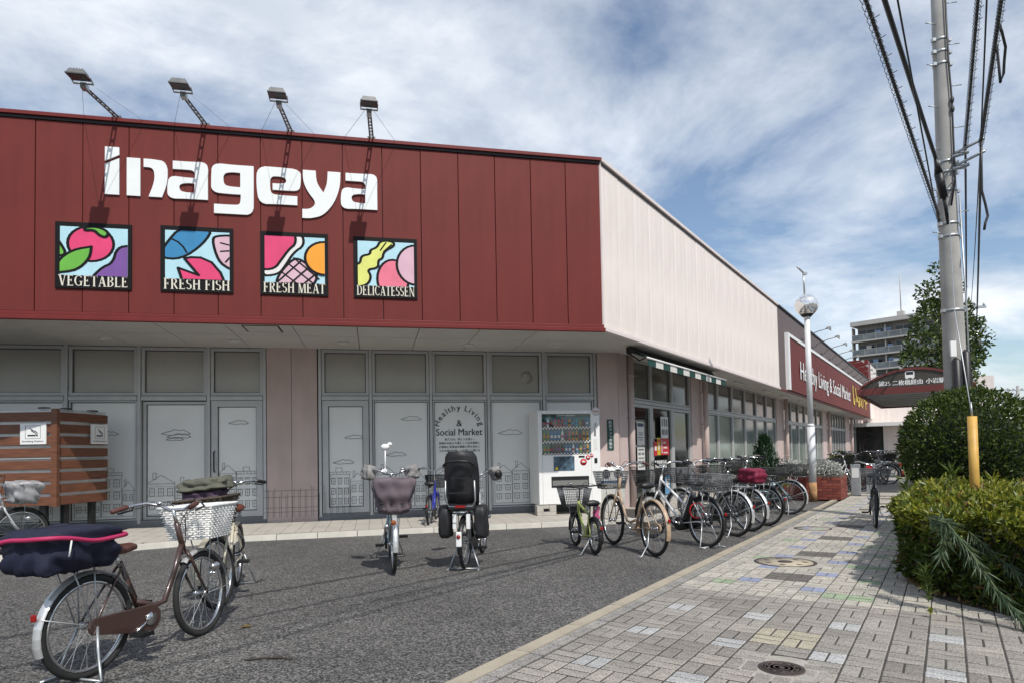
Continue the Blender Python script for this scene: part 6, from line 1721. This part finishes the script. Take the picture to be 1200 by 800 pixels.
b = MB(); b.plate([(.05, Z0+.166)]+[(x, z-.004) for x, z in arc[1:-1]]+[(W_-.05, Z0+.166)], -.03, .0); b.build('gable_panel', mat('gable_brown', (.055, .048, .038), .5), bs, BX)
b = MB()
for k in range(8): b.box(.02, W_-.02, .5+k*.85, .60+k*.85, Z0+.02, Z0+.13)
b.build('joist', m_alu, bs, BX)
MB().box(.003, W_-.003, .1, L_-.1, Z0+.135, Z0+.16).build('ceiling', mat('shelter_ceiling', (.10, .085, .07), .7, var=.2, vs=2), bs, BX)
for v in (.6, 3.6, 6.6):
    MB().tube([(W_-.2, v, -.02), (W_-.2, v, Z0)], .06, 10).build('post', m_sred, bs, BX)
MB().box(W_-.25, W_-.15, .65, 6.55, .8, 2.2).build('back_panel', m_glass, bs, BX)
b = MB(); put_text(b, '錦25 二枚橋経由', .42, Z0+.205, 1, -.034, 0, 0, width=.95, height=.13, align='LEFT', bold=.02); put_text(b, '小岩駅', 1.44, Z0+.205, 1, -.034, 0, 0, width=.40, height=.13, align='LEFT', bold=.02); put_text(b, 'ほか', 1.88, Z0+.215, 1, -.034, 0, 0, width=.17, height=.08, align='LEFT', bold=.015)
b.build('lettering', m_white, bs, BX)
b = MB(); x = W_*.47; z = Z0+.375
b.plate([(x-.10, z), (x+.10, z), (x+.10, z+.15), (x+.07, z+.175), (x-.07, z+.175), (x-.10, z+.15)], -.036, -.031); b.box(x-.08, x-.04, -.036, -.031, z-.025, z-.001); b.box(x+.04, x+.08, -.036, -.031, z-.025, z-.001); b.build('bus_pictogram', m_white, bs, BX)
b = MB(); b.box(x-.075, x+.075, -.039, -.0365, z+.08, z+.145); b.build('pictogram_window', m_black, bs, BX)

# ---------------------------------------------------------------- bollards, cone
for (u, v, l) in ((.35, 15.9, 'left grey steel post at the end of the brick planter'), (.62, 16.7, 'right grey steel post with a red label, by the brick planter')):
    Mw = KF @ TR(u, v, 0); t = thing('steel_post', l, 'post', Mw, 'grey posts beside the planter')
    MB().box(-.11, .11, -.05, .05, 0, .80).build('body', m_steel, t, Mw, .01)
    if 'red' in l: MB().box(-.09, .09, -.055, -.0505, .62, .76).build('label', m_pred, t, Mw)
    else: MB().box(-.08, .08, -.055, -.0505, .45, .7).build('label', m_offw, t, Mw)
cx, cy = 15.55, 25.9
t = thing('traffic_cone', 'red and white traffic cone far up the pavement beside the bush', 'cone', TR(cx, cy))
MB().box(cx-.2, cx+.2, cy-.2, cy+.2, -.01, .05).build('base', m_black, t, ID, .01)
for k, (a, b_) in enumerate(((.05, .25), (.25, .40), (.40, .55), (.55, .72))):
    r = lambda z: .16-.17*(z-.05); MB().tube([(cx, cy, a), (cx, cy, b_)], [r(a), r(b_)], 16).build('cone_band', m_white if k % 2 else mat('cone_red', (.55, .05, .02), .5), t, ID)

# ---------------------------------------------------------------- apartment block
d = Vector((.683, -.73)); AO = Vector((69.2, 130.)); AF = frame(AO, d, Vector((d.y, -d.x)))
ap = thing('apartment_block', 'grey ten-storey apartment block with long balconies behind the shop', 'apartment block', AF)
m_apw = mat('apartment_wall', (.30, .285, .26), .85, var=.06, vs=.3); m_aps = mat('balcony_slab', (.46, .44, .41), .85, var=.06, vs=.4)
m_apg = mat('apartment_glass', (.03, .035, .045), .1, var=.5, vs=.5); m_rail = mat('balcony_railing', (.13, .15, .155), .3, var=.35, vs=.6)
LA = 17.5; FH = 2.93
MB().box(.6, LA, 1.6, 12, 0, 25.3).build('wall', m_apw, ap, AF)
MB().box(-.2, LA, -.2, 12.2, 25.32, 26.2).build('roof_slab', m_aps, ap, AF)
b = MB(); b.box(7.4, 8.6, 3, 4.2, 26.2, 27.6); b.tube([(8, 3.6, 27.6), (8, 3.6, 35)], .10, 6); b.build('roof_mast', m_aps, ap, AF)
cols_ = [mat('laundry_'+n, c, .8) for n, c in (('white', (.7, .7, .72)), ('blue', (.2, .27, .4)), ('beige', (.5, .45, .38)))]
sl = MB().box(-.1, LA, -.1, 1.59, -.28, 0).mesh('balcony_slab', m_aps)
wnd = MB().box(0, 2.6, 1.5, 1.598, .1, 2.15).mesh('window', m_apg); 
wfr = MB(); wfr.box(1.27, 1.33, 1.46, 1.499, .1, 2.15); wfr.box(-.05, 2.65, 1.46, 1.499, 2.15, 2.22); wfr = wfr.mesh('frame', m_aps)
for fl_ in range(9):
    z = 25.3-FH*(fl_+1)+.0
    A = AF @ TR(0, 0, z)
    obj('balcony_slab', sl, ap, A)
    b = MB(); b.box(0, LA, -.05, -.01, .02, 1.08)
    b.build('railing', m_rail, ap, A)
    b = MB(); b.box(0, LA, -.07, .01, 1.081, 1.14)
    for k in range(7): b.box(k*2.2, k*2.2+.06, -.07, -.051, .02, 1.08)
    b.build('handrail', m_aps, ap, A)
    b = MB()
    for k in range(3): b.box(k*6+.0, k*6+.14, 0, 1.59, .02, 2.64)
    b.build('party_wall', m_apw, ap, A)
    if fl_ < 6:
        for k in range(5):
            w = obj('window', wnd, ap, A @ TR(1.0+k*3.1+.4*(k // 2), 0, 0)); obj('frame', wfr, w, A @ TR(1.0+k*3.1+.4*(k // 2), 0, 0))
        for k in range(4):
            x = R.uniform(1, LA-4); b = MB(); b.box(x, x+R.uniform(.6, 1.8), .3, .34, 1.1, 1.1+R.uniform(.5, .9)); b.build('laundry', R.choice(cols_), ap, A)
for k in (1.6, 8.4):
    MB().box(k, k+.5, -.4, -.11, 0, 16.2).build('column', m_aps, ap, AF)
b = MB(); b.box(-6, -.3, 2, 10, 0, 12.6); b.build('lower_wing', m_apw, ap, AF)
# low house and yard beyond the road
def house(label, x, y, w, h, m, rm):
    t = thing('house', label, 'house', TR(x, y)); MB().box(x-w/2, x+w/2, y, y+7, -.03, h).build('wall', m, t, ID)
    b = MB(); b.hexa([(x-w/2-.5, y-.5, h+.002), (x+w/2+.5, y-.5, h+.002), (x+w/2+.5, y+7.5, h+.002), (x-w/2-.5, y+7.5, h+.002)], [(x-w/2+.5, y+3, h+1.3), (x+w/2-.5, y+3, h+1.3), (x+w/2-.5, y+4, h+1.3), (x-w/2+.5, y+4, h+1.3)]); b.build('roof', rm, t, ID)
    for k in range(3):
        q = MB(); q.box(x-w/2+.8+k*w/3.2, x-w/2+2.2+k*w/3.2, y-.02, y+.05, 1, 2.4); q.build('window', m_apg, t, ID)
m_hw = mat('house_wall', (.3, .2, .16), .8, var=.1, vs=1); m_hr = mat('house_roof', (.10, .05, .045), .7, var=.1, vs=1)
house('low red-brown house far beyond the road', 58, 75, 9, 2.9, m_hw, m_hr)
house('low pale house far beyond the road, at the very right', 70, 82, 9, 3.2, mat('house_pale', (.4, .38, .35), .8, var=.1, vs=1), m_hr)
house('dark-roofed house closing the end of the street behind the shop', 42, 78, 10, 4.2, mat('house_pale', (.4, .38, .35)), m_hr)
# road markings and road kerb
rk = struct(MB().box(3.42, 3.58, -4, 120, -.08, .02).build('road_kerb', m_conc, None, KF))
m_mkw = mat('marking_white', (.62, .62, .6), .7, var=.2, vs=8, fine=.15); m_mkb = mat('marking_blue', (.06, .19, .33), .7, var=.25, vs=6, fine=.15)
mk = MB()
mk.slab([(3.75, 6), (9.0, 6), (9.0, 60), (3.75, 60)], -.036, -.031, 1) if False else None
mk.slab([(3.70, 8.0), (4.6, 8.0), (4.6, 24), (3.70, 24)], -.034, -.031, 1)
mk.slab([(4.62, 4.0), (4.77, 4.0), (4.77, 60), (4.62, 60)], -.034, -.0305, 0)
for k in range(6): mk.slab([(3.70, 9+k*2.6), (4.6, 9.9+k*2.6), (4.6, 10.1+k*2.6), (3.70, 9.2+k*2.6)], -.0305, -.027, 0)
struct(mk.build('road_marking', [m_mkw, m_mkb], None, KF))
mk = MB(); mk.slab([(7.6, -10), (7.75, -10), (7.75, 100), (7.6, 100)], -.034, -.030); struct(mk.build('road_marking', m_mkw, None, KF))
# twig lying on the asphalt
tw = thing('fallen_twig', 'thin dark twig lying on the asphalt in the lower left', 'twig', TR(-1.56, 4.15, -.03))
b = MB(); b.tube([(-1.72, 4.13, -.028), (-1.6, 4.15, -.022), (-1.5, 4.16, -.026), (-1.42, 4.14, -.03)], .006, 5); b.tube([(-1.55, 4.15, -.024), (-1.5, 4.19, -.028)], .004, 4); b.build('twig', m_twig, tw, ID)
lf = thing('fallen_leaf', 'single pale dry leaf on the asphalt right of the bicycles', 'leaf', TR(-2.05, 4.95, -.03))
b = MB(); b.add([(-2.09, 4.93, -.03), (-2.05, 4.90, -.02), (-2.0, 4.95, -.026), (-2.05, 4.97, -.018)], [(0, 1, 2, 3)]); b.build('leaf', g_dry, lf, ID)
